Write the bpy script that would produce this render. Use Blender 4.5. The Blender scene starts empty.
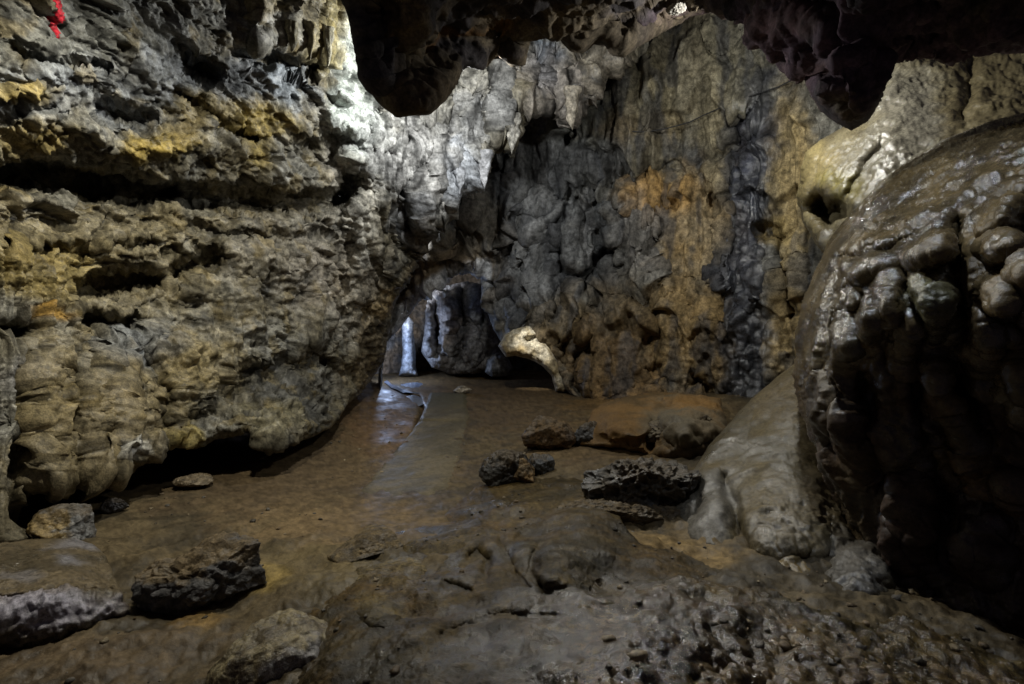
import bpy, math, random
import numpy as np

# ------------------------------------------------------------------ basics
F, CX, CY, CAMZ = 512.0, 512.0, 342.0, 1.6      # 18 mm lens on a 36 mm sensor, 1024 px wide
SC = bpy.context.scene
COL = SC.collection
STEP = 1.35                                      # spacing of the rock meshes, in picture pixels
rng = np.random.RandomState(7)
R = math.radians

def at(px, py, d):
    return np.array([(px - CX) / F * d, d, CAMZ - (py - CY) / F * d])

def proj(p):
    return CX + F * p[0] / p[1], CY - F * (p[2] - CAMZ) / p[1]

# ------------------------------------------------------------------ noise
_perm = np.random.RandomState(11).permutation(256).astype(np.int32)
_perm = np.concatenate([_perm, _perm, _perm])
_g = np.random.RandomState(12).normal(size=(256, 3)).astype(np.float32)
_g /= np.linalg.norm(_g, axis=1)[:, None]
_rv = np.random.RandomState(13).rand(256, 3).astype(np.float32)

def perlin(P, seed=0):
    P = np.asarray(P, np.float32) + np.float32(seed * 17.371 + 100.13)
    I = np.floor(P).astype(np.int32); f = P - I
    I &= 255
    u = f * f * f * (f * (f * 6 - 15) + 10)
    X, Y, Z = I[:, 0], I[:, 1], I[:, 2]
    out = np.zeros(len(P), np.float32)
    for dx in (0, 1):
        a = _perm[X + dx]; wx = u[:, 0] if dx else 1 - u[:, 0]
        for dy in (0, 1):
            b = _perm[(a + Y + dy)]; wy = u[:, 1] if dy else 1 - u[:, 1]
            for dz in (0, 1):
                g = _g[_perm[b + Z + dz]]; wz = u[:, 2] if dz else 1 - u[:, 2]
                out += wx * wy * wz * (g[:, 0] * (f[:, 0] - dx) + g[:, 1] * (f[:, 1] - dy) + g[:, 2] * (f[:, 2] - dz))
    return out * 1.6

def fbm(P, octv=4, seed=0, gain=0.5, lac=2.03):
    s = np.zeros(len(P), np.float32); a = 1.0; P = np.asarray(P, np.float32)
    for k in range(octv):
        s += a * perlin(P, seed + k * 3); a *= gain; P = P * lac
    return s

def ridged(P, octv=3, seed=0, gain=0.5):
    s = np.zeros(len(P), np.float32); a = 1.0; P = np.asarray(P, np.float32)
    for k in range(octv):
        s += a * (1 - 2 * np.abs(perlin(P, seed + k * 5))); a *= gain; P = P * 2.1
    return s

def worley(P, seed=0):
    """distance to the nearest and second nearest feature point"""
    P = np.asarray(P, np.float32) + np.float32(seed * 9.73 + 50)
    I = np.floor(P).astype(np.int32); f = P - I
    d1 = np.full(len(P), 9.0, np.float32); d2 = d1.copy()
    for dx in (-1, 0, 1):
        for dy in (-1, 0, 1):
            for dz in (-1, 0, 1):
                h = _perm[_perm[_perm[(I[:, 0] + dx) & 255] + ((I[:, 1] + dy) & 255)] + ((I[:, 2] + dz) & 255)]
                q = _rv[h] + np.array([dx, dy, dz], np.float32) - f
                d = np.sqrt((q * q).sum(1))
                m = d < d1
                d2 = np.where(m, d1, np.minimum(d2, d)); d1 = np.where(m, d, d1)
    return d1, d2

def dome(d1):
    return np.clip(d1, 0, 1) ** 2 * 1.1

def crack(P, w, seed):
    return np.clip(1 - np.abs(perlin(P, seed)) / w, 0, 1) * np.clip(.5 + 1.5 * perlin(P * .6, seed + 1), 0, 1)

def sstep(a, b, x):
    t = np.clip((x - a) / (b - a), 0, 1)
    return t * t * (3 - 2 * t)

# ------------------------------------------------------------------ surfaces
def tps(ctrl, X, Y):
    """thin plate spline through (px, py, value) points"""
    c = np.array(ctrl, float); x, y, v = c[:, 0] / 300, c[:, 1] / 300, c[:, 2]
    n = len(c)
    def U(r2): return r2 * np.log(r2 + 1e-9)
    K = U((x[:, None] - x) ** 2 + (y[:, None] - y) ** 2) + np.eye(n) * 1e-3
    Pm = np.stack([np.ones(n), x, y], 1)
    A = np.block([[K, Pm], [Pm.T, np.zeros((3, 3))]])
    w = np.linalg.solve(A, np.concatenate([v, np.zeros(3)]))
    X = X / 300; Y = Y / 300
    out = w[n] + w[n + 1] * X + w[n + 2] * Y
    for k in range(n):
        out = out + w[k] * U((X - x[k]) ** 2 + (Y - y[k]) ** 2)
    return out

def dist_line(X, Y, pts, closed=False):
    pts = np.array(pts, float)
    best = np.full(X.shape, 1e9); bx = X.copy(); by = Y.copy()
    n = len(pts)
    for k in range(n if closed else n - 1):
        a, b = pts[k], pts[(k + 1) % n]
        ab = b - a; L = ab @ ab + 1e-9
        t = np.clip(((X - a[0]) * ab[0] + (Y - a[1]) * ab[1]) / L, 0, 1)
        qx = a[0] + t * ab[0]; qy = a[1] + t * ab[1]
        d = (X - qx) ** 2 + (Y - qy) ** 2
        m = d < best
        best = np.where(m, d, best); bx = np.where(m, qx, bx); by = np.where(m, qy, by)
    return np.sqrt(best), bx, by

def inside(X, Y, pts):
    pts = np.array(pts, float); c = np.zeros(X.shape, bool); n = len(pts); j = n - 1
    for i in range(n):
        xi, yi = pts[i]; xj, yj = pts[j]
        if yi != yj:
            c ^= ((yi > Y) != (yj > Y)) & (X < (xj - xi) * (Y - yi) / (yj - yi) + xi)
        j = i
    return c

def rough_outline(pts, amp, seed, sub=5, closed=True):
    """subdivide an outline and make it ragged"""
    pts = np.array(pts, float); out = []
    n = len(pts)
    for k in range(n):
        a, b = pts[k], pts[(k + 1) % n]
        m = max(1, int(np.hypot(*(b - a)) / sub))
        for t in range(m):
            out.append(a + (b - a) * t / m)
    out = np.array(out)
    q = np.concatenate([out / 22.0, np.full((len(out), 1), seed * 3.3)], 1)
    q2 = np.concatenate([out / 7.0, np.full((len(out), 1), seed * 3.3)], 1)
    out[:, 0] += amp * (perlin(q, 1) + .5 * perlin(q2, 3)); out[:, 1] += amp * (perlin(q, 2) + .5 * perlin(q2, 4))
    return out

def mesh_obj(name, V, Fq, mat, parent=None, tint=None, wet=None):
    V = np.asarray(V, np.float32); Fq = np.asarray(Fq, np.int32)
    used = np.zeros(len(V), bool); used[Fq.ravel()] = True
    mp = np.cumsum(used) - 1
    V = V[used]; Fq = mp[Fq]
    base = np.array([V[:, 0].mean(), V[:, 1].mean(), V[:, 2].min()], np.float32)
    me = bpy.data.meshes.new(name)
    k = Fq.shape[1]
    me.vertices.add(len(V)); me.loops.add(Fq.size); me.polygons.add(len(Fq))
    org = base if parent is None else np.array(parent.location, np.float32)
    me.vertices.foreach_set('co', (V - org).ravel())
    me.loops.foreach_set('vertex_index', Fq.ravel().astype(np.int32))
    me.polygons.foreach_set('loop_start', (np.arange(len(Fq)) * k).astype(np.int32))
    me.polygons.foreach_set('use_smooth', np.ones(len(Fq), bool))
    if tint is not None:
        a = me.attributes.new('tint', 'FLOAT_COLOR', 'POINT')
        t = np.ones((len(V), 4), np.float32); t[:, :3] = np.clip(tint[used], 0.002, .9)
        a.data.foreach_set('color', t.ravel())
    if wet is not None:
        a = me.attributes.new('wet', 'FLOAT', 'POINT')
        a.data.foreach_set('value', np.clip(wet[used], 0, 1).astype(np.float32))
    me.update(calc_edges=True); me.validate()
    me.materials.append(mat)
    o = bpy.data.objects.new(name, me); COL.objects.link(o)
    if parent is None: o.location = base.tolist()
    else: o.parent = parent
    return o

def tag(o, label=None, cat=None, group=None, kind=None):
    if label: o['label'] = label
    if cat: o['category'] = cat
    if group: o['group'] = group
    if kind: o['kind'] = kind
    return o

class Patch:
    pass

def sheet(name, mat, ctrl, outline, height, colour, ragged=2.0, seed=1, round_px=0, round_d=0, skirt=1.0,
          strokes=(), knobs=(), step=None, warp=4.0, zctrl=False, keep=None, parent=None, skirt_cells=6, kscale=1.0, rimfade=2.5):
    """A rock surface: a smooth spline surface inside an outline whose rim rolls back, with carved strokes, knobs and noise."""
    st = step or STEP
    out = rough_outline(outline, ragged, seed) if ragged else np.array(outline, float)
    m = st * (skirt_cells + 1)
    xs = np.arange(out[:, 0].min() - m, out[:, 0].max() + m, st)
    ys = np.arange(out[:, 1].min() - m, out[:, 1].max() + m, st)
    GX, GY = np.meshgrid(xs, ys); ny, nx = GX.shape
    X = GX.ravel(); Y = GY.ravel()
    dist, bx, by = dist_line(X, Y, out, True)
    ins = inside(X, Y, out)
    far = (~ins) & (dist > st * skirt_cells)
    Xc = np.where(ins, X, bx - .4 * (X - bx)); Yc = np.where(ins, Y, by - .4 * (Y - by))
    inv = tps([(a, b, 1.0 / c) for a, b, c in ctrl], Xc, Yc)
    D = 1.0 / np.clip(inv, 0.02, 2)
    q = np.stack([Xc / 26, Yc / 26, np.full(X.shape, seed * 1.7)], 1)
    wx = Xc + warp * (perlin(q, 5) + .5 * perlin(q * 2.3, 6)); wy = Yc + warp * (perlin(q, 7) + .5 * perlin(q * 2.3, 8))
    for s in strokes:
        pts, w, amt = s[0], s[1], s[2]; pw = s[3] if len(s) > 3 else 2
        dl, _, _ = dist_line(wx, wy, pts)
        D = D + amt * np.exp(-(dl / w) ** pw)
    kn = np.zeros(X.shape)
    for (kx, ky, rx, ry, h, *ang) in knobs:
        a = R(ang[0]) if ang else 0
        dx, dy = wx - kx, wy - ky
        ux = (dx * math.cos(a) + dy * math.sin(a)) / rx; uy = (-dx * math.sin(a) + dy * math.cos(a)) / ry
        r2 = ux * ux + uy * uy
        kn = np.maximum(kn, kscale * h * np.clip(1 - r2, 0, 1) ** .8)
    D = D - kn
    if round_px:
        t = np.clip(1 - dist / round_px, 0, 1); t = np.where(ins, t, 1)
        D = D + round_d * (1 - np.sqrt(np.clip(1 - t * t, 0, 1)))
    sk = skirt(Xc) if callable(skirt) else skirt
    D = D + np.where(ins, 0, sk * np.clip(dist / (st * skirt_cells), 0, 1.2))
    Pm = np.stack([(Xc - CX) / F * D, D, CAMZ - (Yc - CY) / F * D], 1)
    G = Pm.reshape(ny, nx, 3)
    # smooth normals of the base
    du = np.gradient(G, axis=1); dv = np.gradient(G, axis=0)
    N = np.cross(dv, du).reshape(-1, 3)
    view = Pm - np.array([0, 0, CAMZ]); view /= np.linalg.norm(view, axis=1)[:, None]
    L = np.linalg.norm(N, axis=1)[:, None]
    N = np.where(L > 1e-9, N / np.maximum(L, 1e-9), -view)
    N = np.where((N * view).sum(1)[:, None] > 0, -N, N)
    N = N - .25 * view; N /= np.linalg.norm(N, axis=1)[:, None]
    live = ~far
    H = np.zeros(len(X), np.float32)
    H[live] = height(Pm[live], Xc[live], Yc[live], D[live])
    Dg = D.reshape(ny, nx); gy, gx = np.gradient(Dg)
    stretch = np.hypot(gx, gy).ravel() / (D * st / F)
    att = np.clip(3.5 / np.maximum(stretch, 1e-3), .12, 1) ** .8
    att = att.reshape(ny, nx)
    for _ in range(3):
        p_ = np.pad(att, 1, mode='edge'); att = (p_[:-2, 1:-1] + p_[2:, 1:-1] + p_[1:-1, :-2] + p_[1:-1, 2:] + 2 * att) / 6
    att = att.ravel() * np.where(ins, np.clip(.1 + .9 * dist / rimfade, 0, 1), .1)
    H = (H * att).astype(np.float32)
    V = Pm + N * H[:, None]
    c = np.zeros((len(X), 3), np.float32); w = np.zeros(len(X), np.float32)
    c[live], w[live] = colour(Pm[live], Xc[live], Yc[live], H[live], wx[live], wy[live])
    idx = np.arange(ny * nx).reshape(ny, nx)
    Q = np.stack([idx[:-1, :-1], idx[1:, :-1], idx[1:, 1:], idx[:-1, 1:]], -1).reshape(-1, 4)
    Q = Q[live[Q].all(1)]
    o = mesh_obj(name, V, Q, mat, parent, c, w)
    pt = Patch(); pt.obj = o; pt.V = V; pt.Q = Q; pt.X = Xc; pt.Y = Yc; pt.N = N; pt.live = live & ins
    return pt

def lookup(p, px, py, off=0.0):
    """the real point of a built surface that lies under a picture position"""
    i = np.where(p.live)[0]
    j = i[np.argmin((p.X[i] - px) ** 2 + (p.Y[i] - py) ** 2)]
    return p.V[j] + p.N[j] * off

def paint(c, wx, wy, P, patches, seed=0, edge=.45, fs=2.2):
    """mineral and painted-light colour patches with ragged edges"""
    for k, pt_ in enumerate(patches):
        if len(pt_) == 4:
            pts, wd, col, s = pt_; r = dist_line(wx, wy, pts)[0] / wd
        else:
            x, y, rx, ry, col, s = pt_; r = np.sqrt(((wx - x) / rx) ** 2 + ((wy - y) / ry) ** 2)
        m = r < 1.9
        if not m.any(): continue
        n = fbm(P[m] * fs, 4, seed + k * 2, .6)
        w = s * sstep(1.0 + edge, 1.0 - edge, r[m] + n * .45)
        c[m] = c[m] * (1 - w)[:, None] + np.array(col, np.float32) * w[:, None]
    return c

def mix(a, b, t):
    return np.asarray(a, np.float32) * (1 - t)[:, None] + np.asarray(b, np.float32) * t[:, None]

# ------------------------------------------------------------------ materials
def rock_mat(name, scale=14.0, bump=.4, dist=.012, dry=.8, wetr=.22, spec=.45, mottle=.55, speck=0.0):
    m = bpy.data.materials.new(name); m.use_nodes = True
    nt = m.node_tree; N = nt.nodes; Lk = nt.links
    b = N['Principled BSDF']
    a = N.new('ShaderNodeAttribute'); a.attribute_name = 'tint'
    w = N.new('ShaderNodeAttribute'); w.attribute_name = 'wet'
    tc = N.new('ShaderNodeTexCoord')
    def noise(sc, det, rough):
        n = N.new('ShaderNodeTexNoise'); n.inputs['Scale'].default_value = sc
        n.inputs['Detail'].default_value = det; n.inputs['Roughness'].default_value = rough
        Lk.new(tc.outputs['Object'], n.inputs['Vector']); return n
    n1 = noise(scale, 6, .65); n2 = noise(scale * 4.7, 4, .6); n3 = noise(scale * .22, 3, .5)
    r1 = N.new('ShaderNodeMapRange'); r1.inputs[1].default_value = .36; r1.inputs[2].default_value = .64
    r1.inputs[3].default_value = 1 - mottle; r1.inputs[4].default_value = 1 + mottle * .8
    Lk.new(n1.outputs['Fac'], r1.inputs[0])
    mx = N.new('ShaderNodeMix'); mx.data_type = 'RGBA'; mx.blend_type = 'MULTIPLY'; mx.inputs[0].default_value = 1
    Lk.new(a.outputs['Color'], mx.inputs[6]); Lk.new(r1.outputs[0], mx.inputs[7])
    r2 = N.new('ShaderNodeMapRange'); r2.inputs[1].default_value = .35; r2.inputs[2].default_value = .65
    r2.inputs[3].default_value = .7; r2.inputs[4].default_value = 1.25
    Lk.new(n2.outputs['Fac'], r2.inputs[0])
    mx2 = N.new('ShaderNodeMix'); mx2.data_type = 'RGBA'; mx2.blend_type = 'MULTIPLY'; mx2.inputs[0].default_value = 1
    Lk.new(mx.outputs[2], mx2.inputs[6]); Lk.new(r2.outputs[0], mx2.inputs[7])
    Lk.new(mx2.outputs[2], b.inputs['Base Color'])
    # wetness -> roughness, broken up
    ad = N.new('ShaderNodeMath'); ad.operation = 'MULTIPLY_ADD'; ad.inputs[1].default_value = .9; ad.inputs[2].default_value = -.45
    Lk.new(n3.outputs['Fac'], ad.inputs[0])
    ad2 = N.new('ShaderNodeMath'); ad2.operation = 'ADD'; ad2.use_clamp = True
    Lk.new(ad.outputs[0], ad2.inputs[0]); Lk.new(w.outputs['Fac'], ad2.inputs[1])
    rr = N.new('ShaderNodeMapRange'); rr.inputs[3].default_value = dry; rr.inputs[4].default_value = wetr
    Lk.new(ad2.outputs[0], rr.inputs[0]); Lk.new(rr.outputs[0], b.inputs['Roughness'])
    sp = N.new('ShaderNodeMapRange'); sp.inputs[1].default_value = .25; sp.inputs[2].default_value = .9
    sp.inputs[3].default_value = .12; sp.inputs[4].default_value = spec
    Lk.new(ad2.outputs[0], sp.inputs[0]); Lk.new(sp.outputs[0], b.inputs['Specular IOR Level'])
    hs = N.new('ShaderNodeMath'); hs.operation = 'MULTIPLY_ADD'; hs.inputs[1].default_value = .4
    Lk.new(n2.outputs['Fac'], hs.inputs[0]); Lk.new(n1.outputs['Fac'], hs.inputs[2])
    bp = N.new('ShaderNodeBump'); bp.inputs['Strength'].default_value = bump; bp.inputs['Distance'].default_value = dist
    Lk.new(hs.outputs[0], bp.inputs['Height']); Lk.new(bp.outputs[0], b.inputs['Normal'])
    return m

M_ROCK = rock_mat('limestone', 16, .6, .02, .85, .22, .6)
M_BACK = rock_mat('weathered_limestone', 9, .6, .03, .8, .16, .6)
M_FLOW = rock_mat('wet_flowstone', 40, .6, .009, .62, .11, .85, .4)
M_CEIL = rock_mat('dark_ceiling_rock', 8, .5, .02, .9, .5, .3, .5)
M_SOIL = rock_mat('damp_clay', 34, .5, .01, .8, .32, .4, .22)
M_CONC = rock_mat('muddy_concrete', 20, .3, .004, .6, .25, .4, .25)
M_MUD = rock_mat('wet_mud_rock', 34, .7, .014, .55, .12, .7, .5)
M_PAINT = rock_mat('red_paint', 30, .2, .004, .6, .4, .4, .5)

def lit(name, col, rough, metal=0):
    m = bpy.data.materials.new(name); m.use_nodes = True; b = m.node_tree.nodes['Principled BSDF']
    n = m.node_tree.nodes.new('ShaderNodeTexNoise'); n.inputs['Scale'].default_value = 30
    r = m.node_tree.nodes.new('ShaderNodeMapRange'); r.inputs[3].default_value = rough * .8; r.inputs[4].default_value = rough * 1.2
    m.node_tree.links.new(n.outputs['Fac'], r.inputs[0]); m.node_tree.links.new(r.outputs[0], b.inputs['Roughness'])
    b.inputs['Base Color'].default_value = (*col, 1); b.inputs['Metallic'].default_value = metal
    return m
M_CABLE = lit('black_cable', (.006, .006, .007), .5)
M_WATER = lit('shallow_water', (.22, .25, .32), .16)  # pale blue base colour stands in for the bright reflection on the pool
M_WATER.node_tree.nodes['Principled BSDF'].inputs['Specular IOR Level'].default_value = .8

# ------------------------------------------------------------------ left wall with curtain
A_out = [(-90, -70), (360, -70), (356, 20), (372, 75), (400, 60), (640, -10), (640, 48), (612, 72), (594, 92), (580, 110),
         (566, 126), (556, 108), (540, 113), (522, 108), (513, 160), (503, 142), (492, 150), (480, 178), (470, 192),
         (455, 200), (448, 222), (436, 228), (420, 258), (400, 292), (390, 325), (384, 360), (368, 386), (346, 406),
         (330, 430), (305, 440), (281, 449), (258, 441), (248, 431), (220, 440), (195, 449), (164, 446), (146, 462),
         (129, 476), (96, 480), (66, 476), (40, 490), (22, 506), (8, 545), (-90, 600)]
A_ctrl = [(-90, 560, 3.9), (0, 520, 3.9), (66, 484, 4.5), (130, 470, 4.85), (195, 449, 5.6), (281, 449, 6.1), (328, 430, 7.4), (371, 383, 11),
          (-60, 330, 3.9), (40, 330, 4.6), (100, 330, 5.2), (200, 330, 6.2), (300, 330, 7.7), (380, 330, 10.4),
          (-60, 230, 3.9), (100, 230, 5.2), (220, 230, 6.4), (320, 230, 8.0),
          (-60, 100, 3.6), (0, 100, 3.9), (100, 100, 4.65), (200, 100, 5.6), (300, 100, 6.8), (370, 150, 8.4),
          (-60, -40, 3.4), (150, -40, 4.7), (300, -40, 6.3), (352, 20, 7.3), (372, 80, 8.0),
          (430, 150, 9.4), (470, 110, 9.6), (500, 60, 9.5), (560, 60, 9.5), (630, 20, 9.3), (510, 140, 9.7), (440, 220, 10.0), (395, 300, 10.6)]
A_strokes = [
    ([(-80, 176), (40, 176), (110, 186), (165, 196)], 13, .75, 4), ([(170, 190), (230, 200), (290, 205), (345, 200)], 11, .6, 4),
    ([(0, 170), (340, 205)], 26, .15),
    ([(80, 288), (125, 282), (175, 275), (215, 262)], 11, .5, 3), ([(85, 318), (110, 325), (135, 318)], 9, .45, 3),
    ([(-40, 330), (5, 330), (22, 335)], 13, .7, 3), ([(185, 60), (208, 72)], 10, .5, 3), ([(245, 58), (275, 60), (310, 66)], 12, .5, 3),
    ([(100, 108), (145, 118)], 9, .3, 3), ([(300, 150), (322, 158), (335, 145)], 15, .5, 3), ([(345, 175), (352, 185)], 11, .6, 3),
    ([(15, 50), (50, 62), (110, 70)], 4, .16), ([(180, 90), (220, 125), (250, 140)], 5, .2),
    ([(240, 385), (280, 370), (310, 358)], 16, .45, 3), ([(300, 390), (322, 400)], 12, .3), ([(200, 230), (260, 240), (330, 235)], 6, .18),
    ([(0, 245), (80, 250), (150, 240)], 5, .16), ([(90, 345), (93, 400), (98, 450)], 5, .14), ([(60, 370), (66, 450)], 5, .12), ([(30, 360), (34, 450)], 5, .12), ([(120, 350), (126, 450)], 4, .1),
    ([(140, 350), (165, 390), (160, 430)], 8, .3), ([(400, 200), (395, 240), (408, 246)], 16, .55, 3), ([(380, 105), (365, 130), (372, 150)], 6, .15),
    ([(432, 122), (418, 128), (405, 137)], 5, .6), ([(485, 125), (505, 150)], 5, .3), ([(450, 95), (458, 120)], 4, .2), ([(515, 70), (512, 110)], 4, .25), ([(552, 70), (550, 100)], 4, .3), ([(585, 60), (580, 90)], 4, .25), ([(430, 160), (436, 190)], 5, .25), ([(340, 200), (352, 192), (358, 178)], 9, .6), ([(405, 305), (420, 262), (440, 236)], 9, .6), ([(520, 118), (548, 118)], 10, .7),
    ([(470, 90), (480, 130), (500, 140)], 5, .15), ([(445, 120), (452, 160), (440, 200)], 5, .2), ([(540, 60), (535, 90)], 6, .2),
    ([(350, 240), (340, 300), (350, 340)], 7, .25), ([(375, 260), (365, 320)], 6, .25),
    ([(0, 430), (40, 440)], 6, .2), ([(190, 420), (230, 405), (250, 400)], 6, .2)]
A_knobs = [(60, 130, 60, 20, .16), (180, 150, 70, 22, .22), (260, 175, 60, 16, .2), (90, 60, 70, 30, .12), (30, 95, 45, 14, .16),
           (280, 30, 45, 26, .3, 60), (330, 35, 16, 50, .35), (345, 120, 18, 26, .3), (110, 240, 90, 18, .15), (250, 260, 80, 16, .16),
           (45, 410, 26, 100, .3), (90, 420, 22, 80, .3), (125, 420, 22, 60, .3), (190, 380, 46, 50, .22), (260, 425, 40, 18, .3),
           (360, 250, 20, 60, .25), (330, 330, 36, 40, .25), (470, 120, 12, 60, .25), (500, 90, 10, 44, .2), (440, 175, 18, 34, .3),
           (465, 175, 12, 26, .35), (560, 85, 16, 34, .3), (595, 65, 16, 24, .25), (425, 200, 14, 40, .2)]

def A_height(P, px, py, D):
    n0 = fbm(P * .7, 3, 2); n1 = fbm(P * np.array([1.4, 1.4, 2.2]), 4, 9)
    fl = sstep(330, 400, px) * sstep(330, 220, py)                 # fluted curtain on the right
    fl2 = np.clip(sstep(200, 110, px) * sstep(310, 360, py) + .8 * sstep(.1, .45, fbm(P * np.array([.8, .8, .4]), 2, 27)) * sstep(225, 260, py), 0, 1)            # flowstone at the lower left
    fl3 = sstep(215, 250, px) * sstep(360, 330, px) * sstep(75, 40, py) * .9
    flow = np.clip(np.maximum(np.maximum(fl, fl2), fl3), 0, 1)
    s = P[:, 2] * 1.6 - P[:, 1] * .12 + .9 * n0 + .45 * n1
    t = 1 - (s - np.floor(s))
    led = (t ** 1.6) * sstep(1.0, .86, t)
    amp = (.06 + .2 * sstep(-.2, .6, fbm(P * .9, 2, 21))) * (1 - .5 * sstep(210, 250, py))
    h = (led - .4) * amp * (1 - .97 * flow)
    s2 = P[:, 2] * 5.2 + 1.3 * n0 + .9 * n1
    t2 = 1 - (s2 - np.floor(s2))
    h += (t2 ** 1.3 * sstep(1, .85, t2) - .4) * .075 * (1 - flow) ** 2 * sstep(-.4, .4, fbm(P * 1.8, 2, 25))
    h += .12 * n1 * (1 - .8 * flow)
    r = ridged(P * np.array([3, 3, 4.2]), 3, 30)
    h += .035 * r * (1 - .8 * flow)
    d1, d2 = worley(P * np.array([5, 5, 7]) + .4 * n1[:, None], 3)
    h -= .045 * dome(d1) * (1 - .85 * flow)
    Wc = P + .25 * n1[:, None]
    h -= (.08 * crack(Wc * np.array([1.5, 1.5, 2.8]), .12, 33) + .04 * crack(Wc * np.array([4, 4, 6]), .14, 35)) * (1 - .9 * flow)
    h += .026 * fbm(P * 13, 3, 40, .65) * (1 - .45 * flow) + .012 * fbm(P * 40, 2, 50)
    # flutes run down the wall: noise in the bearing round the chamber, nearly constant with height
    az = px / F * (5.2 + 4 * fl)
    Pf = np.stack([az + .05 * n1, .3 * n0, P[:, 2]], 1)
    h += flow * (1 + .3 * fl) * (.13 * ridged(Pf * np.array([3.2, 1, .3]), 2, 60, .6) + .05 * ridged(Pf * np.array([10, 1, .8]), 2, 66) + .02 * ridged(Pf * np.array([26, 1, 2.2]), 2, 67) + .006 * ridged(P * np.array([12, 12, 26.]), 2, 68))
    return h

GREY, BLUE, OCH, BRN, PALE, DARK = (.21, .205, .19), (.17, .185, .205), (.27, .2, .05), (.16, .105, .05), (.5, .5, .47), (.045, .042, .038)
A_patch = [(60, 30, 150, 40, (.13, .135, .13), .8), (180, 90, 110, 40, BLUE, .8), (40, 90, 70, 25, BLUE, .7), (20, 95, 30, 12, OCH, .8), (30, 140, 40, 15, OCH, .6),
           (165, 145, 40, 16, OCH, .9), (215, 110, 45, 18, OCH, .6), (265, 120, 30, 20, OCH, .85), (255, 155, 18, 14, OCH, .7), (280, 85, 25, 22, (.24, .27, .3), .8),
           (110, 260, 120, 60, (.2, .165, .09), .7), (40, 270, 60, 30, OCH, .5), (290, 250, 70, 40, (.22, .2, .16), .6), (45, 315, 22, 10, (.35, .2, .03), .8),
           (100, 440, 70, 60, (.2, .155, .075), .7), (40, 400, 30, 60, (.2, .155, .07), .6), (190, 370, 45, 40, (.24, .19, .09), .7), (190, 440, 20, 14, (.3, .24, .08), .8),
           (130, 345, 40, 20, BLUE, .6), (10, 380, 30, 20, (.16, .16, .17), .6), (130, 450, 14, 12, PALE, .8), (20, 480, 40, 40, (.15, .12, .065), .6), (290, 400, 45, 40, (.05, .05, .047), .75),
           (270, 415, 30, 14, (.17, .15, .09), .8), (340, 285, 12, 20, (.42, .33, .2), .8), (380, 300, 15, 20, (.34, .25, .12), .8), (330, 280, 50, 40, (.24, .21, .17), .5),
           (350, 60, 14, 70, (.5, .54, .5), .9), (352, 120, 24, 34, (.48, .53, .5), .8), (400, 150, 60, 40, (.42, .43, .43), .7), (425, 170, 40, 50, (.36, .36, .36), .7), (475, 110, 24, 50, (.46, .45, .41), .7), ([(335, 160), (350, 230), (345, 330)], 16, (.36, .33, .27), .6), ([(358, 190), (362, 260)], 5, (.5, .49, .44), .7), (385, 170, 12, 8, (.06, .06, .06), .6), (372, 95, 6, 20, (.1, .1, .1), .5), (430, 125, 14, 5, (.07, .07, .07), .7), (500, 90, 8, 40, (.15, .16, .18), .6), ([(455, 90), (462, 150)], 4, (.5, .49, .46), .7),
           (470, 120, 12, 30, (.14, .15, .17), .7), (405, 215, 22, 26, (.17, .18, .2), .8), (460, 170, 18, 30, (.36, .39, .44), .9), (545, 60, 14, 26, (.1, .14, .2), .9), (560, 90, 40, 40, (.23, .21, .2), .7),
           (610, 65, 30, 25, (.17, .15, .12), .8), (370, 360, 20, 50, (.2, .15, .08), .7), (425, 270, 20, 40, (.2, .15, .09), .5), (360, 210, 16, 40, (.46, .44, .38), .7), (318, 30, 14, 40, (.18, .15, .07), .7), (330, 40, 8, 40, (.22, .18, .06), .6)]

def A_col(P, px, py, H, wx, wy):
    n = fbm(P * 1.3, 4, 70); c = mix((.185, .178, .15), (.14, .122, .08), sstep(-.4, .5, n))
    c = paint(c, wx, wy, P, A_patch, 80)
    v = fbm(P * np.array([5, 5, 8]), 4, 90, .6)
    c = c * (1 + .5 * np.clip(v, -.9, 1))[:, None]
    dk = sstep(.1, .5, fbm((P + .1 * n[:, None]) * np.array([8, 8, .9]), 3, 97, .6)) * sstep(330, 400, px) * .75; c = c * (1 - dk)[:, None]
    o = sstep(.25, .6, fbm(P * 3.1, 3, 95)) * .4 * sstep(380, 300, px)
    c = mix(c, (.24, .165, .05), 0) if False else c * (1 - o)[:, None] + np.array((.22, .165, .06), np.float32) * o[:, None]
    cv = sstep(-.02, -.13, H - .1 * fbm(P * 1.2, 2, 98)) * .55; c = c * (1 - cv)[:, None]  # paints crevice shade into the colour where the relief is low
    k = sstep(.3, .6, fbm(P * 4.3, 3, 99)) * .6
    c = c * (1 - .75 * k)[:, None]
    return c * .85, .42 + .15 * sstep(300, 420, px) + .3 * v

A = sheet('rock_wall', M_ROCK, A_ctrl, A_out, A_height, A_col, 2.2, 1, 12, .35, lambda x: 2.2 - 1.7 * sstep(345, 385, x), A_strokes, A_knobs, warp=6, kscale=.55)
tag(A.obj, 'tall layered grey and ochre cave wall on the left with dark undercut ledges', 'cave wall')

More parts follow.
